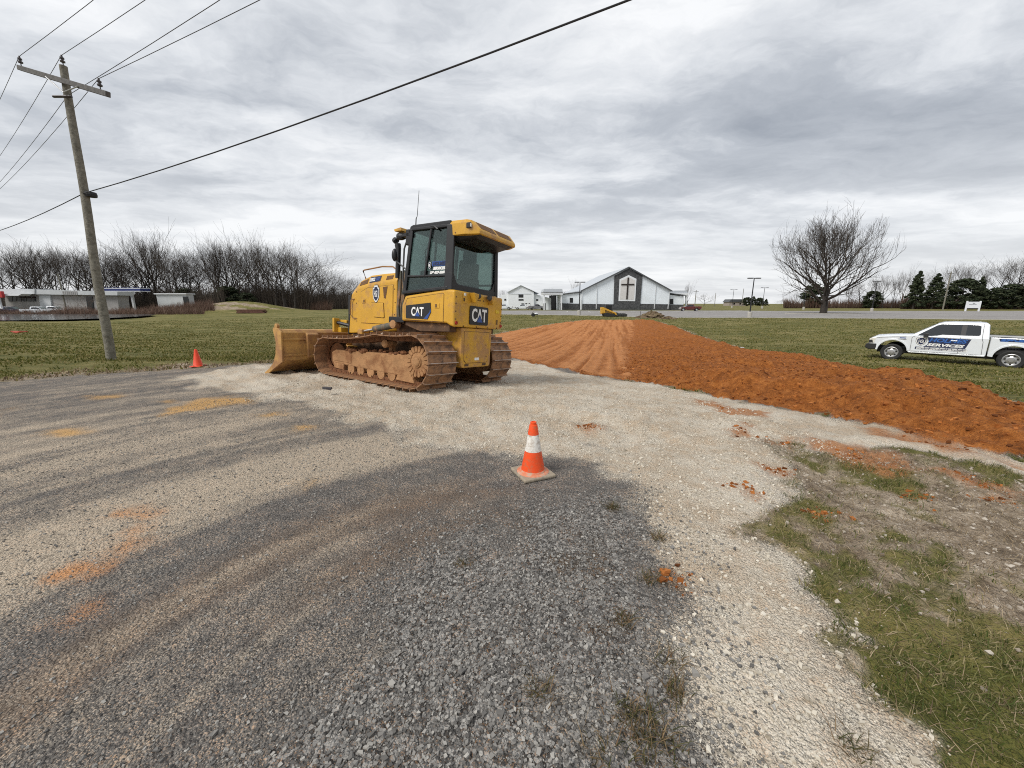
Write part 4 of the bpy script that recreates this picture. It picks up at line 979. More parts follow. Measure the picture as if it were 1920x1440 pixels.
for s in (1, -1):
    yc_ = 0.815 * s
    tr = MB()
    tr.prism([(0.08, 0.17), (2.32, 0.235), (2.335, 0.44), (2.20, 0.49), (1.80, 0.50), (0.06, 0.55)], yc_ - 0.10, yc_ + 0.105 if s > 0 else yc_ + 0.10, 'y')
    tr.prism([(0.10, 0.11), (2.25, 0.20), (2.25, 0.24), (0.1, 0.2)], yc_ - 0.06, yc_ + 0.06, 'y')
    o_tr = tr.build('track_frame', M['mud'], DZ, 0.02, 2)
    # cover plates, seams
    MB().prism([(1.72, 0.27), (2.26, 0.285), (2.26, 0.42), (1.72, 0.45)], yc_ + s * 0.104, yc_ + s * 0.113, 'y').build('frame_cover', M['mud'], o_tr, 0.005, 1)
    MB().prism([(0.12, 0.19), (0.50, 0.20), (0.50, 0.52), (0.12, 0.53)], yc_ + s * 0.104, yc_ + s * 0.114, 'y').build('frame_cover', M['mud'], o_tr, 0.005, 1)
    MB().prism([(0.05, 0.09), (0.50, 0.105), (0.46, 0.20), (0.10, 0.20)], yc_ - 0.10, yc_ + 0.12 * s, 'y').build('roller_guard', M['mud'], o_tr, 0.01, 1)
    MB().prism([(1.95, 0.12), (2.25, 0.14), (2.28, 0.24), (1.95, 0.235)], yc_ - 0.09, yc_ + 0.11 * s, 'y').build('roller_guard', M['mud'], o_tr, 0.01, 1)
    # sprocket with segment teeth, hub and bolts
    sp_ = MB().lathe([(0.02, yc_ + s * 0.155), (0.09, yc_ + s * 0.155), (0.10, yc_ + s * 0.135), (0.20, yc_ + s * 0.125), (0.235, yc_ + s * 0.10), (0.25, yc_ + s * 0.04), (0.25, yc_ - s * 0.10), (0.02, yc_ - s * 0.10)], 32, (-0.03, 0, 0.455), 'y')
    o_sp = sp_.build('sprocket', M['mud'], o_tr, smooth=False)
    for k in range(18):
        a = 2 * math.pi * k / 18; mm = Matrix.Translation((-0.03, yc_ + s * 0.115, 0.455)) @ Matrix.Rotation(-a, 4, 'Y')
        MB().prism([(0.15, -0.022), (0.225, -0.034), (0.25, -0.020), (0.25, 0.020), (0.225, 0.034), (0.15, 0.022)], -0.028, 0.028, 'y', mm).build('sprocket_tooth', M['mud'], o_sp, 0.006, 1)
    hb_ = MB().lathe([(0.065, yc_ + s * 0.15), (0.07, yc_ + s * 0.165), (0.045, yc_ + s * 0.175), (0.02, yc_ + s * 0.175)], 16, (-0.03, 0, 0.455), 'y').build('hub', M['mud'], o_sp)
    # idler, rollers, carrier
    MB().lathe([(0.05, yc_ - 0.05), (0.24, yc_ - 0.045), (0.245, yc_ - 0.02), (0.20, yc_), (0.245, yc_ + 0.02), (0.24, yc_ + 0.045), (0.05, yc_ + 0.05)], 28, (2.235, 0, 0.375), 'y').build('idler', M['mud_dark'], o_tr)
    for x in (0.62, 0.90, 1.18, 1.46, 1.74):
        MB().lathe([(0.03, yc_ - 0.10), (0.095, yc_ - 0.10), (0.095, yc_ - 0.04), (0.075, yc_ - 0.03), (0.075, yc_ + 0.03), (0.095, yc_ + 0.04), (0.095, yc_ + 0.10), (0.06, yc_ + 0.10), (0.03, yc_ + 0.10)], 16, (x, 0, 0.165), 'y').build('track_roller', M['mud'], o_tr, smooth=True)
    MB().lathe([(0.02, yc_ - 0.12), (0.065, yc_ - 0.11), (0.065, yc_ + 0.08), (0.075, yc_ + 0.10), (0.05, yc_ + 0.13)], 14, (0.80, 0, 0.69), 'y').box((0.76, yc_ - 0.10, 0.48), (0.84, yc_ - 0.02, 0.68)).build('carrier_roller', M['mud'], o_tr)
    # caked mud on top of the frame
    md = MB(); rnd = random.Random(3 if s > 0 else 4)
    for k in range(90):
        x = rnd.uniform(0.05, 1.95); y = yc_ + rnd.uniform(-0.10, 0.10); z = 0.50 + rnd.uniform(-0.02, 0.04) + 0.03 * (x < 1)
        r_ = rnd.uniform(0.02, 0.06); md.sphere((x, y, z), r_, 6, 4, (1.3, 1, rnd.uniform(0.5, 0.9)))
    md.build('caked_mud', M['mud_dark'], o_tr)
    for k in range(NS):
        s0 = (k + 0.5) * stp; p = path_at(s0); a = path_at(s0 - stp * .4); b = path_at(s0 + stp * .4)
        t = Vector((b[0] - a[0], 0, b[1] - a[1])).normalized()           # running forward underneath
        nrm_ = Vector((t.z, 0, -t.x))                                    # outward
        m4 = Matrix(((t.x, 0, nrm_.x, p[0]), (0, 1, 0, yc_), (t.z, 0, nrm_.z, p[1]), (0, 0, 0, 1)))
        o1 = obj('track_shoe', SHOE, o_tr); o1.matrix_local = m4
        o2 = obj('track_link', LINK, o1)
    ck = MB(); rnd = random.Random(13 + s)
    for k in range(150):
        s0 = cum[-1] * rnd.uniform(0.62, 0.80) if k < 110 else cum[-1] * rnd.uniform(0.45, 0.62)
        p = path_at(s0); a = path_at(s0 - 0.05); b = path_at(s0 + 0.05); t = Vector((b[0] - a[0], 0, b[1] - a[1])).normalized(); o_n = Vector((t.z, 0, -t.x))
        r_ = rnd.uniform(0.008, 0.028); c = Vector((p[0], yc_ + rnd.uniform(-0.30, 0.30), p[1])) + o_n * (0.016 + r_ * 0.3)
        ck.sphere(c, r_, 5, 3, (1.2, 1.2, 0.8))
    tag(ck.build('caked_gravel', M['caked'], o_tr), kind='stuff')
# --- blade and push frame
bl = MB()
prof = [(3.02, 0.24), (3.02, 0.80), (3.10, 0.865), (3.30, 0.875), (3.315, 0.84), (3.23, 0.60), (3.26, 0.38), (3.36, 0.20), (3.55, 0.06), (3.74, -0.035), (3.70, -0.055), (3.56, -0.03), (3.30, 0.10)]
BT = Matrix.Translation((3.1, 0, 0.5)) @ Matrix.Rotation(R(-1.6), 4, 'X') @ Matrix.Translation((-3.1, 0, -0.5))
inner = [(x - (0.0), z) for x, z in prof]
bl.prism([(3.06, 0.26), (3.06, 0.79), (3.12, 0.845), (3.28, 0.855), (3.22, 0.60), (3.25, 0.38), (3.35, 0.19), (3.54, 0.05), (3.50, 0.0), (3.30, 0.12)], -1.47, 1.47, 'y', BT)
o_bl = bl.build('blade', M['blade'], DZ, 0.012, 2)
for s in (1, -1):
    MB().prism(prof, 1.47 * s, 1.505 * s, 'y', BT).build('blade_end_plate', M['blade'], o_bl, 0.006, 1)
    MB().lathe([(0.03, 1.45 * s), (0.055, 1.455 * s), (0.055, 1.50 * s), (0.03, 1.505 * s)], 12, (3.22, 0, 0.90 + (-0.04 if s > 0 else 0.04)), 'y').build('blade_lift_eye', M['blade'], o_bl)
MB().prism([(3.50, 0.005), (3.56, 0.05), (3.76, -0.04), (3.72, -0.07)], -1.46, 1.46, 'y', BT).build('cutting_edge', M['shoe_edge'], o_bl)
for z in (0.66, 0.36):
    MB().box((3.035, -1.46, z - 0.02), (3.062, 1.46, z + 0.02), BT).build('blade_stiffener', M['blade'], o_bl, 0.006, 1)
for s in (1, -1):
    MB().prism([(2.98, 0.30), (2.98, 0.76), (3.06, 0.80), (3.06, 0.28)], 0.78 * s, 1.02 * s, 'y', BT).build('blade_mount_plate', M['blade'], o_bl, 0.015, 2)
gd = MB().box((2.92, 0.37, 0.80), (2.98, 0.50, 1.09)).box((2.70, 0.30, 0.98), (2.95, 0.36, 1.06)).box((2.80, 0.05, 0.80), (2.97, 0.42, 0.90))
gd.build('blade_guard', M['yellow'], DZ, 0.008, 1)
MB().tube([(2.96, 0.42, 1.0), (2.60, 0.36, 0.95), (2.45, 0.3, 0.93)], 0.035, 8).build('tilt_hose', M['black'], DZ, smooth=True)
arm = MB().box((2.30, 0.36, 0.30), (3.04, 0.46, 0.55)).box((2.30, -0.46, 0.30), (3.04, -0.36, 0.55)).box((2.55, -0.46, 0.32), (2.85, 0.46, 0.60))
arm.build('push_frame', M['yellow_dirty'], DZ, 0.015, 2)
MB().tube([(2.55, 0.0, 1.05), (2.98, 0.0, 0.72)], 0.05, 10).build('blade_cylinder', M['yellow_dirty'], DZ, smooth=True)
cyl = MB().tube([(0.99, 0.55, 1.02), (1.02, 0.55, 1.01), (1.55, 0.55, 0.915)], [0.05, 0.062, 0.06], 14).build('lift_cylinder', M['hose'], DZ, smooth=True)
MB().tube([(1.55, 0.55, 0.915), (1.92, 0.55, 0.855)], 0.022, 10).build('piston_rod', M['chrome'], cyl, smooth=True)
MB().lathe([(0.03, 0.48), (0.075, 0.485), (0.075, 0.615), (0.03, 0.62)], 14, (0.97, 0, 1.025), 'y').build('cylinder_pin', M['mud'], cyl)
MB().box((1.86, 0.42, 0.80), (2.0, 0.60, 0.90)).build('cylinder_clevis', M['yellow_dirty'], cyl, 0.01, 1)
# ------------------------------------------------------------------ cones
def cone_thing(px, py, label, h, band, mat_c, rot=0.3):
    p = ground_pt(px, py); p.z = float(grid_at(np.array([p.x]), np.array([p.y]), GZ)[0])
    t = empty('traffic_cone', p, (0, 0, rot), label, 'traffic cone', None)
    k = h / 0.46
    def S(pr): return [(r * k, z * k) for r, z in pr]
    if band:
        MB().box((-0.145 * k, -0.145 * k, 0.0), (0.145 * k, 0.145 * k, 0.03 * k)).build('base', M['cone_base'], t, 0.012 * k, 3)
        MB().lathe(S([(0.135, 0.030), (0.128, 0.036), (0.110, 0.040), (0.103, 0.052), (0.06, 0.05)]), 28).build('foot', M['cone_foot'], t, smooth=True)
        b = MB().lathe(S([(0.100, 0.040), (0.0965, 0.06), (0.0675, 0.215), (0.0635, 0.217), (0.0430, 0.352), (0.0455, 0.354), (0.034, 0.430), (0.032, 0.436), (0.026, 0.438), (0.0255, 0.458), (0.020, 0.461), (0.014, 0.458), (0.012, 0.40)]), 32).build('cone_body', M['orange_cone'], t, smooth=True)
        MB().lathe(S([(0.0690, 0.2145), (0.0672, 0.220), (0.0462, 0.350), (0.0450, 0.353), (0.040, 0.353), (0.060, 0.2145)]), 32).build('reflective_band', M['cone_band'], t, smooth=True)
    else:
        MB().box((-0.14 * k, -0.14 * k, 0.0), (0.14 * k, 0.14 * k, 0.022 * k)).build('base', M['red_cone'], t, 0.01 * k, 2)
        MB().lathe(S([(0.115, 0.022), (0.105, 0.035), (0.035, 0.43), (0.028, 0.455), (0.020, 0.46), (0.015, 0.40)]), 28).build('cone_body', M['red_cone'], t, smooth=True)
    return t
cone_thing(999, 889, 'orange cone with white band on square dusty base in the foreground gravel', 0.455, True, None, 0.42)
cone_thing(372, 688, 'plain red orange cone at the far road edge left of the bulldozer', 0.375, False, None, 0.2)

# ------------------------------------------------------------------ pickup trucks
def arc(cx, cz, r, a0, a1, n=14): return [(cx + r * math.cos(a), cz + r * math.sin(a)) for a in np.linspace(a0, a1, n)]
def make_truck(name, loc, rot, label, paint, group=None, detail=True, rack=False):
    t = empty(name, loc, rot, label, 'pickup truck', group)
    fa, ra, wr = 1.84, -1.84, 0.405
    gy = lambda z: 0.945 - (z - 1.25) / 0.66 * 0.22
    # cab and front body
    poly = [(2.66, 0.62), (2.70, 0.78), (2.68, 1.02), (2.60, 1.10), (2.3, 1.165), (1.40, 1.235), (1.25, 1.26), (-1.12, 1.275), (-1.12, 0.50), (-1.08, 0.46), (1.25, 0.44)]
    poly += arc(fa, 0.47, 0.535, math.pi * 0.98, 0.02, 16) + [(2.42, 0.56)]
    o_b = MB().prism(poly, -0.985, 0.985, 'y').build('body', paint, t, 0.055, 3)
    bed = [(-1.165, 1.33), (-3.10, 1.33), (-3.13, 1.2), (-3.13, 0.66), (-2.45, 0.60)] + arc(ra, 0.47, 0.535, 0.02, math.pi * 0.98, 16)[::-1][::-1]
    bed = [(-1.165, 0.50), (-1.165, 1.33), (-3.10, 1.33), (-3.13, 1.2), (-3.13, 0.66), (-2.42, 0.58)] + arc(ra, 0.47, 0.535, math.pi * 0.96, 0.04, 16) + [(-1.25, 0.48)]
    for s in (1, -1):
        MB().prism(bed, 0.86 * s, 0.985 * s, 'y').build('bed_side', paint, t, 0.03, 2)
        MB().box((-3.1, 0.80 * s, 1.32), (-1.17, 0.975 * s, 1.352) if s > 0 else (-1.17, 0.80 * s + -0.175, 1.352)).build('bed_rail', M['black_plastic'] if detail else paint, t, 0.01, 1)
        for ax_, nm in ((fa, 'wheel_arch'), (ra, 'wheel_arch')):
            a1 = arc(ax_, 0.47, 0.60, math.pi * 0.97, 0.03, 18); a0 = arc(ax_, 0.47, 0.525, math.pi * 0.97, 0.03, 18)
            MB().prism(a1 + a0[::-1], 0.975 * s, 1.005 * s, 'y').build(nm, paint, t, 0.012, 2)
    MB().box((-3.1, -0.87, 0.60), (-1.17, 0.87, 0.82)).build('bed_floor', M['black_plastic'], t)
    MB().box((-3.13, -0.87, 0.70), (-3.07, 0.87, 1.33)).build('tailgate', paint, t, 0.015, 2)
    MB().box((-1.22, -0.87, 0.62), (-1.16, 0.87, 1.33)).build('bed_front_wall', paint, t, 0.01, 1)
    MB().box((-3.10, -0.79, 1.29), (-1.18, 0.79, 1.335)).build('bed_cover', mat('bed_cover_' + name, (0.42, 0.42, 0.40), 0.5), t, 0.01, 1)
    # chassis and wheel wells
    MB().box((-2.9, -0.62, 0.36), (2.4, 0.62, 0.60)).build('chassis', M['rubber'], t)
    # hood with centre bulge
    def hs(x, z, w): return [(x, w, z - 0.06), (x, w - 0.12, z + 0.005), (x, 0.34, z + 0.035), (x, -0.34, z + 0.035), (x, -w + 0.12, z + 0.005), (x, -w, z - 0.06)]
    MB().loft([hs(2.58, 1.085, 0.84), hs(2.50, 1.14, 0.88), hs(2.1, 1.19, 0.91), hs(1.5, 1.24, 0.92), hs(1.22, 1.265, 0.92)]).build('hood', paint, t, 0.02, 2, limit=10)
    # greenhouse
    gh = [[(1.30, 1.25), (-1.12, 1.25)], [(0.98, 1.50), (-1.12, 1.50)], [(0.44, 1.86), (-1.06, 1.86)], [(0.30, 1.915), (-0.98, 1.92)], [(0.10, 1.94), (-0.85, 1.94)]]
    secs = []
    for (a, b), z in zip([(1.30, -1.12), (0.46, -1.055), (0.28, -0.98), (0.0, -0.80)], (1.25, 1.855, 1.92, 1.945)):
        w = gy(min(z, 1.87)) - (0 if z < 1.9 else (0.10 if z < 1.93 else 0.30))
        secs.append([(a, w, z), (a, -w, z), (b, -w, z), (b, w, z)])
    MB().loft(secs).build('cab_roof', paint, t, 0.035, 3, limit=12)
    for s in (1, -1):
        def win(pts, nm, m, off=0.004, th=0.010):
            P = [Vector((x, (gy(z) + off) * s, z)) for x, z in pts]
            return MB().loft([[p - Vector((0, th * s, 0)) for p in P], P]).build(nm, m, t)
        win([(1.06, 1.275), (1.0, 1.34), (0.50, 1.755), (0.36, 1.815), (-0.27, 1.825), (-0.27, 1.35), (0.28, 1.35), (0.42, 1.30), (0.62, 1.275)], 'front_door_window', M['car_glass'])
        win([(-0.27, 1.35), (-0.27, 1.825), (-0.42, 1.825), (-0.42, 1.35)], 'door_pillar', M['black_plastic'], 0.005)
        win([(-0.42, 1.35), (-0.42, 1.825), (-0.74, 1.815), (-0.82, 1.77), (-0.85, 1.40), (-0.80, 1.36)], 'rear_side_window', M['car_glass'])
        if detail:
            d1 = MB().prism([(1.18, 0.54), (1.20, 1.16), (1.12, 1.24), (-0.28, 1.25), (-0.30, 0.54)], 0.984 * s, 0.992 * s, 'y').build('front_door', paint, t, 0.006, 2)
            MB().box((-0.22, (0.992 if s > 0 else -1.018), 1.085), (-0.02, (1.018 if s > 0 else -0.992), 1.125)).build('handle', paint, d1, 0.008, 2)
            MB().prism([(-0.325, 0.54), (-0.305, 1.25), (-0.90, 1.25), (-0.95, 1.1), (-0.98, 0.54)], 0.984 * s, 0.991 * s, 'y').build('rear_door', paint, t, 0.006, 2)
            MB().prism([(1.25, 0.455), (1.25, 0.50), (-1.08, 0.53), (-1.08, 0.475)], 0.985 * s, 1.0 * s, 'y').build('rocker_panel', paint, t, 0.01, 2)
            MB().prism([(0.86, 1.21), (0.70, 1.21), (0.70, 1.39), (0.80, 1.41), (0.86, 1.35)], 1.02 * s, 1.16 * s, 'y').box((0.74, 0.93 * s if s > 0 else -1.05, 1.25), (0.80, 1.05 if s > 0 else -0.93, 1.29)).build('door_mirror', M['black_plastic'], t, 0.02, 2)
        if detail:
            sm = MB()
            for pts in (((1.205, 0.50), (1.225, 1.17), (1.13, 1.252)), ((-0.305, 0.50), (-0.288, 1.26)), ((-1.0, 0.52), (-0.965, 1.10), (-0.915, 1.26), (-0.89, 1.86)), ((1.2, 0.515), (-1.0, 0.53)), ((2.44, 1.09), (1.9, 1.155), (1.42, 1.19))):
                for (xa, za), (xb, zb) in zip(pts[:-1], pts[1:]):
                    ya = (gy(za) if za > 1.27 else 0.985) + 0.0015; yb = (gy(zb) if zb > 1.27 else 0.985) + 0.0015
                    d_ = Vector((xb - xa, 0, zb - za)).normalized(); n2_ = Vector((-d_.z, 0, d_.x)) * 0.006
                    A_1, B_1 = Vector((xa, ya * s, za)), Vector((xb, yb * s, zb)); o3 = Vector((0, 0.010 * s, 0))
                    sm.loft([[A_1 - n2_ - o3, A_1 + n2_ - o3, A_1 + n2_ + o3 * .9, A_1 - n2_ + o3 * .9], [B_1 - n2_ - o3, B_1 + n2_ - o3, B_1 + n2_ + o3 * .9, B_1 - n2_ + o3 * .9]])
            sm.build('panel_gaps', M['dark_grey'], t)
    # windscreen, rear window
    def quad(pts, nm, m, d):
        P = [Vector(p) for p in pts]; n = (P[1] - P[0]).cross(P[2] - P[0]).normalized()
        if n.dot(Vector(d)) < 0: n = -n
        MB().loft([[p - n * 0.01 for p in P], [p + n * 0.006 for p in P]]).build(nm, m, t)
    quad([(1.245, 0.88, 1.29), (1.245, -0.88, 1.29), (0.50, -0.70, 1.825), (0.50, 0.70, 1.825)], 'windscreen', M['shield_glass'], (1, 0, 1))
    quad([(-1.107, 0.70, 1.42), (-1.107, -0.70, 1.42), (-1.068, -0.64, 1.80), (-1.068, 0.64, 1.80)], 'rear_window', M['car_glass'], (-1, 0, 0))
    # nose
    MB().box((2.60, -0.66, 0.74), (2.735, 0.66, 1.05)).build('grille', M['black_plastic'], t, 0.02, 2)
    MB().prism([(2.40, 0.50), (2.40, 0.80), (2.70, 0.80), (2.83, 0.74), (2.84, 0.56), (2.70, 0.48)], -0.99, 0.99, 'y').build('front_bumper', M['black_plastic'], t, 0.04, 3)
    MB().box((-3.26, -0.95, 0.55), (-3.12, 0.95, 0.72)).build('rear_bumper', M['silver'], t, 0.03, 2)
    for s in (1, -1):
        hl = MB().prism([(2.68, 0.80), (2.72, 0.84), (2.715, 1.02), (2.62, 1.07), (2.46, 1.06), (2.52, 0.95), (2.50, 0.82)], 0.665 * s, 0.995 * s, 'y').build('headlight', M['clear_lens'], t, 0.012, 2)
        MB().prism([(2.69, 0.81), (2.728, 0.85), (2.722, 0.95), (2.60, 0.97), (2.56, 0.82)], 0.68 * s, 0.999 * s, 'y').build('headlight_bezel', M['black_plastic'], hl, 0.005, 1)
        MB().box((-3.14, 0.84 * s if s > 0 else -0.99, 0.95), (-3.09, 0.99 if s > 0 else -0.84, 1.28)).build('tail_light', M['red_lens'], t, 0.01, 1)
    # wheels
    for x in (fa, ra):
        for s in (1, -1):
            w = MB().lathe([(0.26, -0.12), (0.36, -0.13), (0.40, -0.10), (0.405, 0.0), (0.40, 0.10), (0.36, 0.13), (0.27, 0.118), (0.255, 0.10), (0.255, -0.1)], 32, (x, 0.86 * s, 0.405), 'y')
            w.v = [tuple(p) for p in w.v]
            o_w = w.build('wheel', M['rubber'], t, smooth=True)
            y0 = 0.86 * s
            MB().lathe([(0.255, y0 - 0.09 * s), (0.258, y0 + 0.11 * s), (0.24, y0 + 0.118 * s), (0.225, y0 + 0.10 * s), (0.17, y0 + 0.07 * s), (0.13, y0 + 0.10 * s), (0.10, y0 + 0.105 * s), (0.085, y0 + 0.125 * s), (0.03, y0 + 0.13 * s)], 28, (x, 0, 0.405), 'y').build('rim', M['silver'], o_w, smooth=True)
            if detail:
                for k in range(7):
                    a = 2 * math.pi * k / 7 + 0.2; c0 = (x + 0.185 * math.cos(a), 0, 0.405 + 0.185 * math.sin(a))
                    MB().lathe([(0.038, y0 + 0.06 * s), (0.036, y0 + 0.093 * s)], 10, c0, 'y').build('rim_hole', M['rubber'], o_w)
    if rack:
        rk = MB()
        for s in (1, -1):
            rk.tube([(-3.0, 0.85 * s, 2.02), (0.6, 0.85 * s, 2.02)], 0.03, 6)
            for x in (-2.9, -1.3, 0.1): rk.tube([(x, 0.88 * s, 1.33 if x < -1 else 1.9), (x, 0.85 * s, 2.02)], 0.025, 6)
        for x in np.linspace(-2.9, 0.4, 6): rk.tube([(x, -0.85, 2.03), (x, 0.85, 2.03)], 0.025, 6)
        for x, w in ((-2.4, .5), (-1.3, .7), (-0.4, .3), (0.2, .4)): rk.box((x - w / 2, -0.5, 2.03), (x + w / 2, 0.5, 2.28))
        rk.build('ladder_rack', M['black_plastic'], t)
    return t

pf = ground_pt(1672, 673.5); pr_ = ground_pt(1887, 688)
mid = (pf + pr_) / 2
hd_ = math.atan2(pf.y - pr_.y, pf.x - pr_.x)
mid.z = float(grid_at(np.array([mid.x]), np.array([mid.y]), GZ)[0])
TRK = make_truck('pickup_truck', (mid.x - 0.86 * math.cos(hd_ + math.pi / 2), mid.y - 0.86 * math.sin(hd_ + math.pi / 2), mid.z - 0.05), (0, 0, hd_), 'white extended cab work pickup with blue door lettering parked on the grass', M['white_paint'])
# lettering on the side towards the camera (its left side)
YS = 0.9935
def flat(poly, d, m, nm, par): return MB().prism(poly, YS + d, YS + d + 0.002, 'y').build(nm, m, par)
sg = flat([(0.72, 1.215), (0.66, 1.02), (0.68, 0.86), (0.80, 0.76), (-0.50, 0.765), (-0.62, 1.20)], 0.0, M['navy_print'], 'door_sign', TRK)
def put_text(t, x, z, w, h, m, d, par, shear=0.28, bold=0.006):
    me = text_mesh(t, h, m, width=w, shear=shear, bold=bold, depth=0.002)
    me.transform(plane_mat((x, YS + d, z), (-1, 0, 0), (0, 0, 1))); obj('lettering', me, par)
M['blue_letter'] = mat('bright_blue_letter', (0.035, 0.13, 0.42), 0.4, 0, 0.05)
put_text('HOLMES', 0.06, 1.09, 1.18, 0.185, M['blue_letter'], 0.004, sg)
put_text('SERVICES', 0.11, 0.87, 1.16, 0.135, M['white_print'], 0.004, sg)
emblem(TRK, plane_mat((0.90, YS, 1.01), (-1, 0, 0), (0, 0, 1)), 0.36, 0.42)
st = MB()
rnd = random.Random(5)
for z in (0.715, 0.655):
    x = 1.02
    while x > -0.50:
        w = rnd.uniform(0.05, 0.16); st.box((x - w, YS, z - 0.016), (x, YS + 0.004, z + 0.016)); x -= w + 0.02
o_lines = flat([(1.06, 0.625), (1.06, 0.75), (-0.54, 0.75), (-0.54, 0.625)], -0.0005, M['navy_print'], 'small_print_strip', TRK)
st.build('small_print', M['white_print'], o_lines)
YB = 0.987
bs = MB().prism([(-1.42, 1.165), (-1.38, 1.28), (-2.92, 1.285), (-2.92, 1.165)], YB, YB + 0.002, 'y').build('bed_phone_strip', M['navy_print'], TRK)
me = text_mesh('270-527-5287', 0.11, M['blue_letter'], width=1.5, shear=0.2, bold=0.010, depth=0.002); me.transform(plane_mat((-2.16, YB + 0.004, 1.222), (-1, 0, 0), (0, 0, 1))); obj('lettering', me, bs)
MB().box((1.42, 0.985, 1.10), (1.64, 0.989, 1.145)).build('fender_sticker', M['blue_print'], TRK)
MB().box((1.40, 0.985, 1.05), (1.70, 0.992, 1.07)).build('fender_vent', M['dark_grey'], TRK)

# ------------------------------------------------------------------ utility pole and wires
M['pole_wood'] = mat('weathered_pole_wood', (0.19, 0.178, 0.145), 0.9, 0, 0.35, 14, 0.5, 30, (0.10, 0.09, 0.065), 0.3, 8)
M['arm_wood'] = mat('grey_crossarm_wood', (0.115, 0.11, 0.105), 0.9, 0, 0.3, 12, 0.3, 40)
M['porcelain'] = mat('brown_porcelain', (0.05, 0.04, 0.04), 0.3, 0, 0.2)
M['wire'] = mat('grey_wire', (0.10, 0.10, 0.105), 0.6, 0.3, 0.05)
M['cable'] = mat('black_cable', (0.018, 0.018, 0.02), 0.7, 0, 0.05)
pb = ground_pt(207, 674); pb.z = float(grid_at(np.array([pb.x]), np.array([pb.y]), GZ)[0]) - 0.15
ptop = at(119, 123, pb.y - 0.05)
PO = empty('utility_pole', pb, (0, 0, 0), 'weathered wooden utility pole with one crossarm at the left road edge', 'utility pole')
loc = lambda p: Vector(p) - Vector(pb)
n_ = 14; pp = [Vector((0, 0, 0)).lerp(loc(ptop), i / (n_ - 1)) + Vector((0.02 * math.sin(i * 0.9), 0.01 * math.cos(i), 0)) for i in range(n_)]
MB().tube(pp, [0.096 - 0.032 * i / (n_ - 1) for i in range(n_)], 16).build('pole_shaft', M['pole_wood'], PO, smooth=True)
yA = ptop.y - 0.13
a0 = at(36, 127, yA + 0.75); a1 = at(203, 177, yA - 0.65)
dA = (a1 - a0); Lx = dA.length; q_ = dA.to_track_quat('X', 'Z').to_matrix().to_4x4(); q_.translation = loc(a0)
ca = MB().box((0, -0.04, -0.05), (Lx, 0.04, 0.05), q_).build('crossarm', M['arm_wood'], PO, 0.008, 1)
def along_arm(f, dz=0.0): return loc(a0 + dA * f) + Vector((0, 0, dz))
low = loc(at(123, 175, yA - 0.02))
for f in (0.36, 0.72):
    MB().tube([along_arm(f, -0.03) + Vector((0, -0.06, 0)), low + Vector((0, -0.04, 0))], 0.012, 6).build('arm_brace', M['silver'], ca)
def insulator(p, par):
    MB().lathe([(0.010, -0.02), (0.010, 0.06), (0.040, 0.06), (0.044, 0.085), (0.022, 0.10), (0.022, 0.12), (0.036, 0.125), (0.038, 0.15), (0.018, 0.165), (0.018, 0.19), (0.010, 0.20)], 12, p, 'z').build('insulator', M['porcelain'], par, smooth=True)
tips = [along_arm(0.035, 0.05), loc(ptop) + Vector((0, 0, 0.0)), along_arm(0.93, 0.05)]
for p in tips: insulator(p, PO)
neck = loc(at(117, 181, yA)); MB().tube([neck + Vector((-0.2, 0, 0)), neck + Vector((0.2, 0, 0))], 0.025, 6).build('neutral_bracket', M['porcelain'], PO)
def wire(name, A, right, left, label, r=0.0055, sag=0.6, m='wire', hR=0.0, hL=0.0, reach=42):
    """A hanging wire fixed at A on the pole; right and left are pixels the two spans pass through."""
    A = Vector(A); pts_all = []
    for px, dh in ((left, hL), (right, hR)):
        if px is None: continue
        rr_ = ray(*px); h = A.z + dh - CAMZ; t = h / rr_[2]; P = Vector((rr_[0] * t, rr_[1] * t, A.z + dh))
        d = P - A; d.z = 0; L0_ = d.length; d.normalize(); slope = dh / L0_
        pts = []
        for k in range(25):
            s = reach * k / 24; z = A.z + slope * s + (s * s - s * L0_) * sag / 400.0
            pts.append(A + d * s + Vector((0, 0, z - A.z)))
        pts_all.append(pts)
    full = (pts_all[0][::-1] + pts_all[1][1:]) if len(pts_all) == 2 else pts_all[0]
    return MB().tube(full, r, 6).build(name, M[m], None, smooth=True, label=label, cat='wire')
W0 = Vector(pb)
wire('power_line', W0 + tips[0] + Vector((0, 0, 0.19)), (175, 0), (0, 186), 'thin grey wire on the left end of the crossarm')
wire('power_line', W0 + tips[1] + Vector((0, 0, 0.19)), (272, 0), (0, 292), 'thin grey wire on the insulator at the pole top')
wire('power_line', W0 + neck + Vector((0.12, 0, 0.02)), (412, 0), (0, 341), 'thin grey wire fixed to the pole just below the crossarm', hR=0.25)
wire('power_line', W0 + tips[2] + Vector((0, 0, 0.19)), (487, 0), (0, 354), 'thin grey wire on the right end of the crossarm')
ac_ = at(158, 362, pb.y - 0.14)
wire('telephone_cable', ac_, (1180, 0), (0, 432), 'thick black cable crossing the sky above the bulldozer', 0.0095, 0.9, 'cable', hR=0.25, hL=0.0)
MB().box((-0.17, -0.18, -0.05), (0.17, 0.17, 0.05)).v
bk = MB().lathe([(0.10, -0.05), (0.11, 0.0), (0.10, 0.05)], 14, loc(ac_) + Vector((0, 0.14, 0)), 'z').build('cable_clamp', M['cable'], PO)
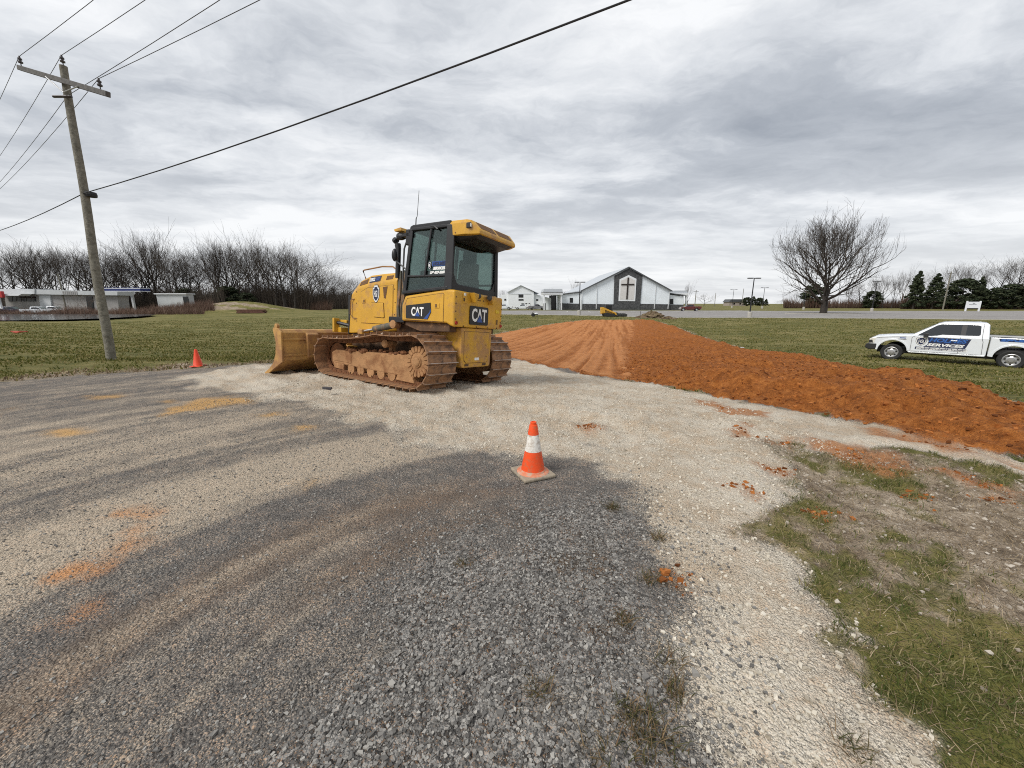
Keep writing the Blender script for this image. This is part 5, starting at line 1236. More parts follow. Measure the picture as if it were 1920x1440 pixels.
# small things by the road
def lump(name, px, py, sc, m, label, cat, seed=1):
    p = ground_pt(px, py); p.z = float(grid_at(np.array([p.x]), np.array([p.y]), GZ)[0]); rnd = random.Random(seed)
    mb = MB()
    for k in range(9): mb.sphere((rnd.uniform(-1, 1) * sc, rnd.uniform(-.4, .4) * sc, 0.12 * sc), sc * rnd.uniform(0.2, 0.42), 8, 5, (1.3, 0.8, 0.45))
    o = mb.build(name, m, None, label=label, cat=cat); o.location = p; o.rotation_euler = (0, 0, rnd.uniform(0.2, 0.7)); return o
# ------------------------------------------------------------------ trees
M['bark'] = mat('grey_brown_bark', (0.048, 0.040, 0.034), 0.95, 0, 0.3, 3, 0.4, 20)
M['bark_dark'] = mat('dark_bark', (0.05, 0.042, 0.036), 0.95, 0, 0.3, 3, 0.4, 20)
M['twig'] = island_mat('bare_twigs', [(0.024, 0.019, 0.0155), (0.042, 0.0335, 0.0265), (0.062, 0.049, 0.0385), (0.105, 0.085, 0.068)], 0.95)
M['twig_red'] = island_mat('reddish_twigs', [(0.06, 0.035, 0.026), (0.10, 0.055, 0.038), (0.13, 0.08, 0.06), (0.16, 0.12, 0.09)], 0.95)
M['needles'] = island_mat('dark_evergreen_foliage', [(0.014, 0.022, 0.011), (0.028, 0.040, 0.019), (0.045, 0.058, 0.028), (0.07, 0.075, 0.04)], 0.85, 0.1)
def gen_tree(seed, H, fork=0.28, lean=0.5, limbs=6, lv=4, rmin=0.018, up=0.35, spread=0.7, kids=(5, 5, 4, 3), r0=None, trunk_on=0.75):
    rnd = random.Random(seed); tm, cm = MB(), MB(); r0 = r0 or H * 0.021
    def branch(p, d, L, r, level):
        segs = 4 if level < 2 else (3 if level == 2 else 2)
        pts = [p]; rads = [r]; q = p.copy(); dd = d.copy()
        for k in range(segs):
            dd = (dd + Vector((rnd.gauss(0, .10), rnd.gauss(0, .10), rnd.gauss(0, .06) + up * 0.16))).normalized()
            q = q + dd * (L / segs); pts.append(q.copy()); rads.append(max(r * (1 - 0.72 * (k + 1) / segs), rmin * 0.6))
        (tm if level == 0 else cm).tube(pts, rads, 7 if level == 0 else (5 if level == 1 else 3), cap=False)
        if level >= lv: return
        n = kids[min(level, len(kids) - 1)]
        for k in range(n):
            f = 0.30 + 0.70 * (k + rnd.random() * 0.8) / n
            i = min(int(f * segs), segs - 1); t = f * segs - i
            pos = pts[i].lerp(pts[i + 1], min(t, 1)); base = (pts[i + 1] - pts[i]).normalized()
            a = rnd.random() * 6.283; e1 = base.orthogonal().normalized(); e2 = base.cross(e1)
            side = e1 * math.cos(a) + e2 * math.sin(a)
            nd = (base * (1 - spread * 0.5) + side * spread * rnd.uniform(0.6, 1.1) + Vector((0, 0, up * 0.4))).normalized()
            branch(pos, nd, L * rnd.uniform(0.45, 0.68), max(rads[i] * 0.58, rmin), level + 1)
    th = H * trunk_on
    tp = [Vector((0, 0, -0.3))]; d = Vector((0, 0, 1)); rads = [r0 * 1.5]
    n = 7
    for k in range(n):
        d = (d + Vector((rnd.gauss(0, .05), rnd.gauss(0, .05), 0.15))).normalized()
        tp.append(tp[-1] + d * th / n); rads.append(max(r0 * (1 - 0.80 * (k + 1) / n), rmin))
    rads[0] = r0 * 1.45; rads[1] = r0 * 1.0
    tm.tube(tp, rads, 9)
    for k in range(limbs):
        f = fork + (1 - fork) * (k + rnd.random() * 0.6) / limbs; f = min(f, 0.99)
        i = min(int(f * n), n - 1); pos = tp[i].lerp(tp[i + 1], f * n - i)
        a = k * 2.4 + rnd.random() * 0.7
        ln_ = lean * (1.1 - 0.5 * f)
        nd = Vector((math.cos(a) * ln_, math.sin(a) * ln_, 1 - ln_ * 0.72)).normalized()
        branch(pos, nd, (H - pos.z) * rnd.uniform(0.62, 0.80) * (1 + 0.25 * ln_), max(rads[i] * 0.62, rmin), 1)
    return tm, cm
def tree_obj(name, v, loc, scale, rot, label, group=None):
    t = empty(name, loc, (0, 0, rot), label, 'tree', group); t.scale = (scale[0], scale[1], scale[2])
    obj('trunk', v[0], t); obj('crown', v[1], t); return t
VAR = []
for i, (H, kw) in enumerate(((10, dict(fork=0.30, lean=0.55, limbs=9, lv=3, kids=(5, 7, 6), up=0.5, spread=0.55)), (10, dict(fork=0.22, lean=0.65, limbs=10, lv=3, kids=(5, 7, 6), up=0.35, spread=0.7)),
                             (10, dict(fork=0.35, lean=0.40, limbs=9, lv=3, kids=(5, 7, 6), up=0.7, spread=0.45)), (10, dict(fork=0.25, lean=0.75, limbs=10, lv=3, kids=(5, 7, 6), up=0.3, spread=0.8)),
                             (10, dict(fork=0.30, lean=0.35, limbs=8, lv=3, kids=(5, 6, 4), up=0.8, spread=0.40)))):
    tm, cm = gen_tree(100 + i, H, rmin=0.0095, r0=0.14, **kw)
    VAR.append((tm.mesh('trunk', M['bark']), cm.mesh('crown', M['twig'])))
def ev_mesh(seed, H=10.0, W=4.0, shape='cone', n=6500):
    rnd = np.random.default_rng(seed); V = []; F = []
    cl = []
    for k in range(110):
        f = rnd.random() ** 0.8
        prof = (1 - f) ** 0.75 if shape == 'cone' else math.sqrt(max(0, 1 - (2 * f - 0.9) ** 2 * 0.8))
        a = rnd.random() * 6.283; rr_ = W * 0.5 * prof * rnd.uniform(0.45, 1.0)
        cl.append((math.cos(a) * rr_, math.sin(a) * rr_, H * (0.06 + 0.92 * f), (0.14 + 0.26 * prof) * W * 0.40 * rnd.uniform(0.5, 1.4)))
    cl = np.array(cl); pick = rnd.integers(0, len(cl), n)
    c = cl[pick]; d = rnd.normal(0, 1, (n, 3)); d /= np.linalg.norm(d, axis=1)[:, None]
    P = c[:, :3] + d * (c[:, 3:4] * rnd.random((n, 1)) ** 0.4) * np.array([1, 1, 0.6])
    P[:, 2] = np.maximum(P[:, 2], 0.1)
    e1 = rnd.normal(0, 1, (n, 3)); e1 /= np.linalg.norm(e1, axis=1)[:, None]; e2 = np.cross(e1, d); e2 /= np.linalg.norm(e2, axis=1)[:, None] + 1e-9
    s = W * 0.038 * (0.6 + 0.9 * rnd.random((n, 1)))
    V = np.stack([P - e1 * s, P + e1 * s, P + e2 * s * 1.3], 1).reshape(-1, 3); F = np.arange(n * 3).reshape(-1, 3)
    return mesh_from_arrays('crown', V, F, M['needles'])
tr_ev = MB().tube([(0, 0, -0.3), (0.05, 0, 4), (0, 0.05, 8.5)], [0.22, 0.15, 0.05], 8).mesh('trunk', M['bark_dark'])
EV = [(tr_ev, ev_mesh(1, 10, 5.0, 'cone')), (tr_ev, ev_mesh(2, 10, 6.5, 'round')), (tr_ev, ev_mesh(3, 10, 4.0, 'cone'))]

def place_tree(name, v, px, ptop, Y, label, group=None, wide=1.0, rot=None, base=None):
    b = at(px, 570, Y); z = gz(b.x, b.y); top = at(px, ptop, Y).z
    k = (top - z) / 10.0
    return tree_obj(name, v, (b.x, b.y, z - 0.05), (k * wide, k * wide, k), random.random() * 6 if rot is None else rot, label, group)

# the big lone tree on its island in the parking lot
bt = ground_pt(1542, 588); Hbig = at(1545, 386, bt.y).z - bt.z
def fit(tm, cm, W, H, dx=0.0):
    P = np.array(cm.v); w = np.percentile(np.hypot(P[:, 0], P[:, 1]), 98.5); h = P[:, 2].max()
    
    for mb in (tm, cm):
        nv = []
        for x, y, z in mb.v:
            x, y, z = x * W / w, y * W / w, z * H / h; r_ = math.hypot(x, y)
            lim = W * math.sqrt(max(0.05, 1 - max(0, (z / H - 0.45) / 0.58) ** 2)) * (1.0 if z > 0.2 * H else 1.0)
            k_ = 1.0 if r_ < 0.7 * lim else (0.7 * lim + 0.3 * lim * math.tanh((r_ - 0.7 * lim) / (0.3 * lim))) / r_
            nv.append((x * k_ + dx * z / H, y * k_, z))
        mb.v = nv
Wbig = 106 / FPX * (bt.y * cp + CAMZ * sp)
tm, cm = gen_tree(29, Hbig, fork=0.14, lean=0.88, limbs=22, lv=4, rmin=0.034, up=0.50, spread=0.66, kids=(6, 7, 5, 4), r0=Hbig * 0.030, trunk_on=0.74)
fit(tm, cm, Wbig, Hbig * 1.05, -2.0)
BT_ = tree_obj('bare_tree', (tm.mesh('trunk', M['bark_dark']), cm.mesh('crown', M['twig'])), bt - Vector((0, 0, 0.05)), (1.0, 1.0, 1.0), 0.4, 'large spreading bare tree standing alone on its parking lot island')
# second stem
tm, cm = gen_tree(31, Hbig * 0.9, fork=0.25, lean=0.9, limbs=8, lv=3, rmin=0.028, up=0.45, spread=0.6, kids=(5, 7, 6), r0=Hbig * 0.019, trunk_on=0.7)
fit(tm, cm, Wbig * 0.85, Hbig * 0.98, -3.0)
o1 = obj('second_trunk', tm.mesh('second_trunk', M['bark_dark']), BT_); o1.location = (Hbig * 0.035, -0.1, 0); o1.rotation_euler = (0.0, R(7), 0)
o2 = obj('second_crown', cm.mesh('second_crown', M['twig']), BT_); o2.location = o1.location; o2.rotation_euler = o1.rotation_euler

# wood on the left
LW = 'bare grey brown tree in the dense wood beyond the mown field'
prof = [(-60, 500), (0, 498), (30, 474), (62, 466), (95, 470), (130, 480), (160, 474), (200, 468), (235, 484), (262, 470), (290, 450), (318, 462), (345, 480), (372, 484), (402, 470), (430, 464), (455, 455), (480, 462), (505, 460), (530, 464), (552, 468), (575, 478), (592, 492), (606, 502), (622, 514), (640, 516), (655, 518), (672, 520), (700, 522)]
random.seed(21)
for i in range(74):
    px = -60 + 740 * i / 73 + random.uniform(-8, 8)
    if px < 240 and random.random() < 0.3: continue
    tp_ = float(np.interp(px, [p[0] for p in prof], [p[1] for p in prof])) + abs(random.gauss(0, 17)) * (i % 3 > 0) + 2
    Y = random.uniform(112, 132) if px < 560 else random.uniform(128, 150) + (px - 560) * 0.5
    if 330 < px < 540: Y = random.uniform(124, 140)
    place_tree('wood_tree', VAR[random.choice((0, 1, 1, 2, 3, 3, 4))], px, tp_, Y, LW, 'bare trees of the wood on the left', random.uniform(0.9, 1.45))
for px, tp_, Y, lb in ((430, 536, 122, 'low dark evergreen at the foot of the wood, left of the mound crest'), (465, 548, 120, 'low dark evergreen at the foot of the wood above the brick coloured stack'), (350, 540, 121, 'dark evergreen among bare trees behind the white shed'), (205, 556, 108, 'round dark evergreen bush beside the utility pole below the blue canopy')):
    place_tree('evergreen_tree', EV[1], px, tp_, Y, lb, 'evergreens in the left wood', 1.5)
# thick understory of the wood: twigs nobody could count
def twig_mass(name, spans, n, hmax, material, label, w=0.05, lean=0.35):
    X, Y, H = [], [], []
    for (x0, x1, Y0, Y1, h) in spans:
        k = int(n * (x1 - x0) / sum(s[1] - s[0] for s in spans))
        yy = RNG.uniform(Y0, Y1, k); xx = np.array([at(x, 570, y).x for x, y in zip(RNG.uniform(x0, x1, k), yy)])
        X.append(xx); Y.append(yy); H.append(h * (0.30 + 0.70 * RNG.random(k) ** 1.3) * (0.45 + 1.0 * fbm(xx * 0.22, yy * 0.3, 123)))
    X, Y, H = map(np.concatenate, (X, Y, H)); n = len(X)
    Z = zbase(X, Y) - 0.05; a = RNG.random(n) * 6.283; l = lean * H * RNG.random(n)
    ca, sa = np.cos(a) * l, np.sin(a) * l; ww = w * (0.5 + RNG.random(n))
    p0 = np.stack([X - ww, Y, Z], -1); p1 = np.stack([X + ww, Y + ww, Z], -1); p2 = np.stack([X + ca * .5 + ww * .7, Y + sa * .5, Z + H * .55], -1); p3 = np.stack([X + ca * .5 - ww * .7, Y + sa * .5, Z + H * .55], -1); p4 = np.stack([X + ca, Y + sa, Z + H], -1)
    V = np.stack([p0, p1, p2, p3, p4], 1).reshape(-1, 3); b = np.arange(n)[:, None] * 5
    F = np.concatenate([b + np.array([[0, 1, 2]]), b + np.array([[0, 2, 3]]), b + np.array([[3, 2, 4]])], 0)
    return tag(obj(name, mesh_from_arrays(name, V, F, material), kind='stuff'), label, 'undergrowth')
twig_mass('wood_undergrowth', [(-60, 250, 112, 136, 6.5), (250, 420, 116, 140, 8), (420, 580, 126, 146, 10), (560, 720, 150, 190, 9)], 52000, 8, M['twig'], 'dense tangle of bare stems filling the wood on the left', 0.045)
twig_mass('red_brush', [(-60, 160, 90, 101, 2.2), (160, 380, 92, 104, 2.0), (520, 620, 126, 134, 4.0), (280, 400, 100, 106, 2.4)], 14000, 2, M['twig_red'], 'reddish brown leafless scrub along the pond bank and wood edge', 0.03, 0.8)
# thin shrub leaning over the pond
tm, cm = gen_tree(55, 4.2, fork=0.1, lean=0.95, limbs=8, lv=3, rmin=0.012, up=0.2, spread=0.9, kids=(4, 4, 3), r0=0.05, trunk_on=0.5)
sb = at(158, 594, 66); tree_obj('pond_shrub', (tm.mesh('trunk', M['bark_dark']), cm.mesh('crown', M['twig_red'])), (sb.x, sb.y, -1.3), (1, 1, 1), 0.3, 'small bare shrub leaning over the near bank of the pond')

# trees behind the buildings in the middle
for px, tp_, Y in ((945, 546, 190), (968, 542, 200), (1078, 533, 190), (1092, 545, 195), (1108, 540, 195), (1056, 548, 200), (1035, 546, 210), (1290, 537, 180)):
    place_tree('far_tree', VAR[(px // 7) % 5], px, tp_, Y, 'small bare tree showing over the roofs of the white buildings', 'far trees behind the white buildings', 1.1)
for px, tp_, Y, lb in ((1320, 552, 260, 'small round bare tree on the skyline right of the church'), (1465, 562, 300, 'tiny bare tree on the skyline left of the big tree')):
    place_tree('skyline_tree', VAR[3], px, tp_, Y, lb, None, 1.7)
for px, tp_, Y, k in ((1400, 557, 280, 1), (1412, 555, 280, 0), (1424, 558, 280, 1), (1436, 560, 280, 0)):
    place_tree('hedge_evergreen', EV[k], px, tp_, Y, 'dark evergreen in the small clump on the skyline beyond the parking lot', 'evergreen clump on the skyline', 1.6)
# trees along the right
RW = 'bare tree in the row beyond the parking lot at right'
random.seed(8)
for i, (px, tp_, Y) in enumerate(((1490, 548, 185), (1515, 540, 180), (1590, 536, 180), (1610, 530, 180), (1630, 524, 175), (1655, 519, 172), (1672, 528, 172), (1690, 514, 168), (1712, 520, 168), (1745, 512, 165), (1782, 502, 162), (1800, 508, 162), (1835, 512, 160), (1868, 490, 155), (1885, 494, 155), (1905, 490, 152), (1930, 496, 150), (1960, 492, 150), (2000, 500, 150))):
    place_tree('row_tree', VAR[(i * 2) % 5], px, tp_, Y, RW, 'bare trees along the right', random.uniform(1.0, 1.4))
for px, tp_, Y, k, w, lb in ((1713, 507, 150, 0, 1.0, 'tallest dark evergreen of the row, left of the wooden pole'), (1748, 512, 150, 0, 1.15, 'wide dark evergreen just left of the wooden pole'), (1800, 522, 148, 1, 1.3, 'rounded dark evergreen behind the white sign board'), (1832, 518, 148, 0, 0.9, 'narrow pointed evergreen behind the white sign board'), (1858, 540, 145, 1, 1.6, 'low broad evergreen right of the white sign board'), (1895, 532, 145, 1, 1.8, 'broad dark evergreen at the right picture edge'), (1935, 535, 145, 1, 1.8, 'broad dark evergreen beyond the right picture edge'), (1522, 532, 176, 1, 1.2, 'round dark evergreen behind the trunk of the big bare tree'), (1635, 545, 170, 1, 1.3, 'low dark evergreen between the lamp post and the big tree')):
    place_tree('evergreen_tree', EV[k], px, tp_, Y, lb, 'evergreens along the right', w)
twig_mass('hedgerow', [(1470, 1700, 172, 180, 5.0), (1690, 2100, 152, 165, 7.0)], 14000, 5, M['twig_red'], 'low reddish brown hedgerow under the trees at right', 0.06)
X, Y = [], []

# ------------------------------------------------------------------ church
M['panel_white'] = mat('white_metal_siding', (0.78, 0.83, 0.87), 0.5, 0, 0.03, 0.4, 0.0)
M['trim'] = mat('white_trim', (0.74, 0.76, 0.78), 0.5, 0, 0.02)
M['dark_trim'] = mat('dark_grey_trim', (0.075, 0.08, 0.085), 0.5, 0, 0.1)
M['roof_metal'] = mat('pale_roof_metal', (0.52, 0.55, 0.58), 0.4, 0.2, 0.04)
M['stone_veneer'] = mat('dark_stone_veneer', (0.060, 0.062, 0.065), 0.9, 0, 0.55, 2.2, 0.6, 3.0, (0.14, 0.14, 0.14), 0.3, 2.5)
M['cross_wood'] = mat('dark_brown_cross', (0.022, 0.014, 0.010), 0.6, 0, 0.2)
M['dark_pane'] = mat('dark_window', (0.010, 0.012, 0.014), 0.15, 0, 0.1)
CY = 130.0
def c2(px, py, Y=CY): p = at(px, 578 if py == 999 else py, Y); return (p.x, p.z)
cg = gz(at(1175, 580, CY).x, CY) - 0.1
CH = empty('church', (at(1175, 580, CY).x, CY, cg), (0, 0, 0), 'long white gabled church with dark stone front panel and wooden cross', 'church')
def loc_c(pts): return [(x - CH.location.x, z - cg) for x, z in pts]
def cprism(px_pts, y0, y1, name, m, par=CH, Y=CY, bottom=None, **kw):
    P = loc_c([c2(x, y, Y) for x, y in px_pts])
    if bottom is not None: P = [(x, bottom if f else z) for (x, z), f in zip(P, [abs(p[1] - 999) < 1e-6 for p in px_pts])]
    return MB().prism(P, y0, y1, 'y').build(name, m, par, **kw)
G = 999
# walls
cprism([(1091, G), (1091, 545), (1178, 503), (1256, 545), (1255, G)], 0, 42, 'wall', M['panel_white'], bottom=0.0)
for (xa, xb, n) in ((1092, 1150, 30), (1202, 1255, 28)):
    rb = MB()
    for i in range(n):
        x = xa + (xb - xa) * (i + .5) / n; zt = float(np.interp(x, [1091, 1178, 1256], [546.5, 505, 546.5]))
        X0, Z0 = loc_c([c2(x, zt)])[0]; rb.box((X0 - 0.04, -0.03, 1.9), (X0 + 0.04, 0.0, Z0 - 0.3))
    rb.build('siding_ribs', M['panel_white'], CH)
cprism([(1150, G), (1152, 517.5), (1178, 504), (1204, 517.5), (1199, G)], -0.35, -0.01, 'stone_panel', M['stone_veneer'], bottom=0.0)
for xa, xb in ((1091, 1150), (1200, 1255)):
    cprism([(xa, G), (xa, 569.5), (xb, 570.5), (xb, G)], -0.22, -0.015, 'stone_base', M['stone_veneer'], bottom=0.0)
# niche with cross
nf_ = cprism([(1159, 564.5), (1161, 524), (1178, 516), (1192.5, 523), (1190, 564.8)], -0.50, -0.34, 'niche_frame', M['trim'])
cprism([(1161.6, 561.5), (1163.2, 526.5), (1178, 519.5), (1190.3, 526), (1187.7, 561.8)], -0.53, -0.495, 'niche_panel', mat('pale_boards', (0.62, 0.60, 0.58), 0.7, 0, 0.08, 1.5), nf_)
cr = cprism([(1173, 561), (1175.8, 520.5), (1178.3, 520.5), (1175.6, 561)], -0.72, -0.54, 'cross', M['cross_wood'])
cprism([(1164, 532.5), (1164, 535), (1188, 534.6), (1188, 532.2)], -0.74, -0.56, 'cross_beam', M['cross_wood'], cr)
# roof and fascia
def roof_slab(pa, pb, t, y0, y1, name, m, par=CH, Y=CY):
    (x0, z0), (x1, z1) = loc_c([c2(*pa, Y), c2(*pb, Y)])
    return MB().prism([(x0, z0), (x1, z1), (x1, z1 + t), (x0, z0 + t)], y0, y1, 'y').build(name, m, par)
roof_slab((1088.5, 546.5), (1178, 502), 0.35, -0.7, 42.5, 'roof', M['roof_metal'])
roof_slab((1178.01, 502), (1258.5, 546.5), 0.35, -0.7, 42.5, 'roof', M['roof_metal'])
roof_slab((1088.3, 547.2), (1178, 502.7), 0.42, -0.85, -0.71, 'roof_fascia', M['dark_trim'])
roof_slab((1178.01, 502.7), (1258.7, 547.2), 0.42, -0.85, -0.71, 'roof_fascia', M['dark_trim'])
for x, zt in ((1091.5, 547.5), (1119.5, 531), (1229.5, 531), (1254.5, 546)):
    X0, Z0 = loc_c([c2(x, zt)])[0]; MB().box((X0 - 0.10, -0.30, 0.5), (X0 + 0.10, -0.18, Z0)).build('downspout', M['trim'], CH)
# left wing
cprism([(1050, G), (1050, 553), (1090, 548.5), (1090, G)], 1, 20, 'wing_wall', M['panel_white'], bottom=0.0)
cprism([(1050, G), (1050, 568.5), (1090, 569.5), (1090, G)], 0.8, 0.99, 'stone_base', M['stone_veneer'], bottom=0.0)
roof_slab((1049, 553), (1090.5, 548), 0.3, 0.5, 20.5, 'wing_roof', M['dark_trim'])
w_ = cprism([(1069, 567.7), (1069, 558.4), (1075.3, 558.4), (1075.3, 567.7)], 0.95, 1.05, 'window', M['dark_pane'])
for x in (1050.8, 1090):
    X0, Z0 = loc_c([c2(x, 552)])[0]; MB().box((X0 - 0.12, 0.6, 0), (X0 + 0.12, 0.79, Z0)).build('downspout', M['trim'], CH)
# right wing and canopy
cprism([(1256, G), (1256, 552), (1284, 556), (1284, G)], 1, 20, 'wing_wall', M['panel_white'], bottom=0.0)
cprism([(1256, G), (1256, 570.7), (1284, 571.2), (1284, G)], 0.8, 0.99, 'stone_base', M['stone_veneer'], bottom=0.0)
roof_slab((1255.5, 550.5), (1286, 554.5), 0.3, 0.5, 20.5, 'wing_roof', M['dark_trim'])
cprism([(1257.5, 570.2), (1257.5, 560.3), (1264.8, 560.3), (1264.8, 570.2)], 0.95, 1.05, 'window', M['dark_pane'])
cprism([(1258, 549.7), (1256.5, 544.5), (1296, 544.2), (1297.5, 549.5)], 3, 14, 'canopy_roof', M['roof_metal'])
cprism([(1262, 550.0), (1262, 549.6), (1298, 549.4), (1295, 553.5)], 2.6, 14.2, 'canopy_fascia', M['trim'])
for x in (1287.0, 1293.5):
    cprism([(x, G), (x, 553.5), (x + 2.4, 553.5), (x + 2.4, G)], 3.0, 3.7, 'canopy_post', M['trim'], bottom=0.0)
cprism([(1284.3, G), (1284.3, 557), (1290.5, 557), (1290.5, G)], 5.0, 5.3, 'entrance', M['dark_pane'], bottom=0.0)
# covered way on the left
cw = cprism([(1017.5, 548), (1019, 542), (1053, 542), (1053.5, 548)], -2, 8, 'covered_way_roof', M['roof_metal'])
cprism([(1018, 552.5), (1017.5, 548.3), (1053.5, 548.3), (1053.5, 552.8)], -2.2, 8, 'covered_way_fascia', M['trim'], cw)
cprism([(1017.3, 548.5), (1017.3, 547.8), (1053.8, 547.8), (1053.8, 548.5)], -2.4, 8.2, 'covered_way_gutter', M['dark_trim'], cw)
for x, w in ((1018.3, 2.2), (1050.2, 2.0)):
    cprism([(x, G), (x, 553), (x + w, 553), (x + w, G)], -1.8, -1.0, 'covered_way_post', M['trim'], bottom=0.0)
    cprism([(x - .2, G), (x - .2, 568.5), (x + w + 2, 568.5), (x + w + 2, G)], -1.7, -0.9, 'post_stone_base', M['stone_veneer'], bottom=0.0)
cprism([(1033, G), (1033, 553.5), (1047, 553.5), (1047, G)], 6, 6.3, 'shaded_entrance', M['dark_pane'], bottom=0.0)
cprism([(1023.5, G), (1023.5, 556), (1036, 559), (1036, G)], 5.0, 5.5, 'entrance_wall', M['panel_white'], bottom=0.0)
cprism([(1030.8, G), (1030.8, 560.5), (1034.3, 560.8), (1034.3, G)], 4.9, 5.02, 'door', M['roof_metal'], bottom=0.0)

# white hall left of the church
HY = 150.0
hg = gz(at(977, 575, HY).x, HY)
HL = empty('white_hall', (at(977, 575, HY).x, HY, hg), (0, 0, 0), 'plain white gabled hall with side wings left of the church', 'building')
def hprism(px_pts, y0, y1, name, m, par=HL):
    P = [at(x, y if y != G else 570, HY) for x, y in px_pts]; P = [(p.x - HL.location.x, (0.0 if q[1] == G else p.z - hg)) for p, q in zip(P, px_pts)]
    return MB().prism(P, y0, y1, 'y').build(name, m, par)
M['hall_white'] = mat('white_hall_siding', (0.80, 0.83, 0.86), 0.55, 0, 0.03, 0.5)
hprism([(953, G), (953, 547.5), (976.5, 535.5), (1001, 547.5), (1001, G)], 0, 36, 'wall', M['hall_white'])
hprism([(938, G), (938, 553.5), (953, 550.5), (953, G)], 1, 30, 'wing_wall', M['hall_white'])
hprism([(1001, G), (1001, 550.5), (1018.5, 555), (1018.5, G)], 1, 30, 'wing_wall', M['hall_white'])
hprism([(951.5, 548.5), (976.5, 535.3), (976.5, 534.5), (951, 547.8)], -0.5, 36.5, 'roof', M['roof_metal'])
hprism([(976.51, 535.3), (1010, 550.8), (1010, 549.8), (976.51, 534.5)], -0.5, 36.5, 'roof', M['roof_metal'])
hprism([(972.2, 557.8), (972.2, 552.2), (981.2, 552.2), (981.2, 557.8)], -0.08, 0.02, 'window', M['dark_pane'])
hprism([(972.2, 563.6), (972.2, 560.8), (981.5, 560.8), (981.5, 563.6)], -0.08, 0.02, 'window', M['dark_pane'])
hprism([(1005.5, 564), (1005.5, 560.8), (1009.5, 560.8), (1009.5, 564)], 0.92, 1.02, 'window', M['dark_pane'])
hprism([(945.5, 563.5), (945.5, 560.2), (949, 560.2), (949, 563.5)], 0.92, 1.02, 'window', M['dark_pane'])
hprism([(957.5, 551.2), (957.5, 550.6), (996, 550.6), (996, 551.2)], -0.12, 0.0, 'gable_band', M['roof_metal'])

# ------------------------------------------------------------------ parking lot: markings, kerbs, lamps, island
mk = MB()
def lot_z(x, y): return gz(x, y) - 0.02 + 0.05
for x0, n in ((14, 12), (46, 9)):
    for i in range(n):
        x = x0 + i * 3.0; y = 100
        mk.add([(x, y, lot_z(x, y)), (x + 0.22, y, lot_z(x, y)), (x + 1.9, y + 12, lot_z(x, y + 12)), (x + 1.65, y + 12, lot_z(x, y + 12))], [(0, 1, 2, 3)])
for i in range(10):
    x = 62 + i * 4.2; y = 74
    mk.add([(x, y, lot_z(x, y)), (x + 0.22, y, lot_z(x, y)), (x + 1.5, y + 9, lot_z(x, y + 9)), (x + 1.25, y + 9, lot_z(x, y + 9))], [(0, 1, 2, 3)])
mk.build('parking_markings', mat('white_road_paint', (0.62, 0.61, 0.58), 0.7), kind='structure')
M['concrete'] = mat('pale_concrete', (0.42, 0.40, 0.36), 0.85, 0, 0.12, 2)
kb = MB()
for (ax, ay), (bx, by) in zip(LOT_NEAR[:-1], LOT_NEAR[1:]):
    n = 16
    for i in range(n):
        p = Vector((ax + (bx - ax) * i / n, ay + (by - ay) * i / n, 0)); q2 = Vector((ax + (bx - ax) * (i + 1) / n, ay + (by - ay) * (i + 1) / n, 0))
        p.z, q2.z = gz(p.x, p.y), gz(q2.x, q2.y); w = Vector((0, 0.35, 0)); h = Vector((0, 0, 0.07)); d = Vector((0, 0, -0.1))
        kb.loft([[p + d, p + w + d, p + w + h, p + h], [q2 + d, q2 + w + d, q2 + w + h, q2 + h]], cap=False)
kb.build('lot_kerb', M['concrete'], kind='structure')
isl = MB(); rw_, rd_ = 8.6, 2.4
n = 40; ring_o = [Vector((bt.x + rw_ * math.cos(2 * math.pi * k / n), bt.y + rd_ * math.sin(2 * math.pi * k / n), gz(bt.x, bt.y))) for k in range(n)]
ring_i = [bt + (p - bt) * 0.94 for p in ring_o]
up_ = Vector((0, 0, 0.13))
vs = [p + Vector((0, 0, -.1)) for p in ring_o] + [p + up_ for p in ring_o] + [p + up_ for p in ring_i]
fs = [(k, (k + 1) % n, n + (k + 1) % n, n + k) for k in range(n)] + [(n + k, n + (k + 1) % n, 2 * n + (k + 1) % n, 2 * n + k) for k in range(n)]
isl.add(vs, fs).build('island_kerb', M['concrete'], kind='structure')
MB().add([p + Vector((0, 0, 0.10)) for p in ring_i], [tuple(range(n))]).build('island_soil', mat('brown_mulch', (0.075, 0.055, 0.035), 0.95, 0, 0.4, 3), kind='structure')
# grass strip in front of the church
gs_ = at(1175, 580, CY); MB().box((at(1040, 570, CY - 4).x, CY - 3.0, gz(gs_.x, CY) - 0.2), (at(1258, 570, CY - 4).x, CY - 0.4, gz(gs_.x, CY) + 0.12)).build('lawn_strip', mat('lawn_strip', (0.085, 0.095, 0.035), 0.95, 0, 0.4, 1.5), kind='structure')

def lamp(px, ytop, ybase, label, arm=16, Yfix=None):
    b = ground_pt(px, ybase) if Yfix is None else None
    if b is None:
        q3 = at(px, 570, Yfix); b = Vector((q3.x, Yfix, gz(q3.x, Yfix)))
    h = at(px, ytop, b.y).z - b.z
    t = empty('parking_lamp', b, (0, 0, 0), label, 'lamp post', 'lamp posts of the parking lot')
    MB().lathe([(0.36, -0.2), (0.36, 0.85), (0.30, 0.95)], 14).build('concrete_base', M['concrete'], t)
    MB().tube([(0, 0, 0.9), (0, 0, h)], [0.11, 0.075], 8).build('post', M['black'], t, smooth=True)
    w = arm / FPX * b.y / 2
    MB().box((-w, -0.07, h - 0.08), (w, 0.07, h)).build('arm', M['black'], t)
    for s in (1, -1):
        MB().box((s * w - 0.42, -0.2, h - 0.14), (s * w + 0.42, 0.2, h + 0.02)).build('lamp_head', M['black'], t, 0.03, 1)
lamp(1085.5, 528.5, 591, 'black twin head lamp post in front of the church left wing', 11)
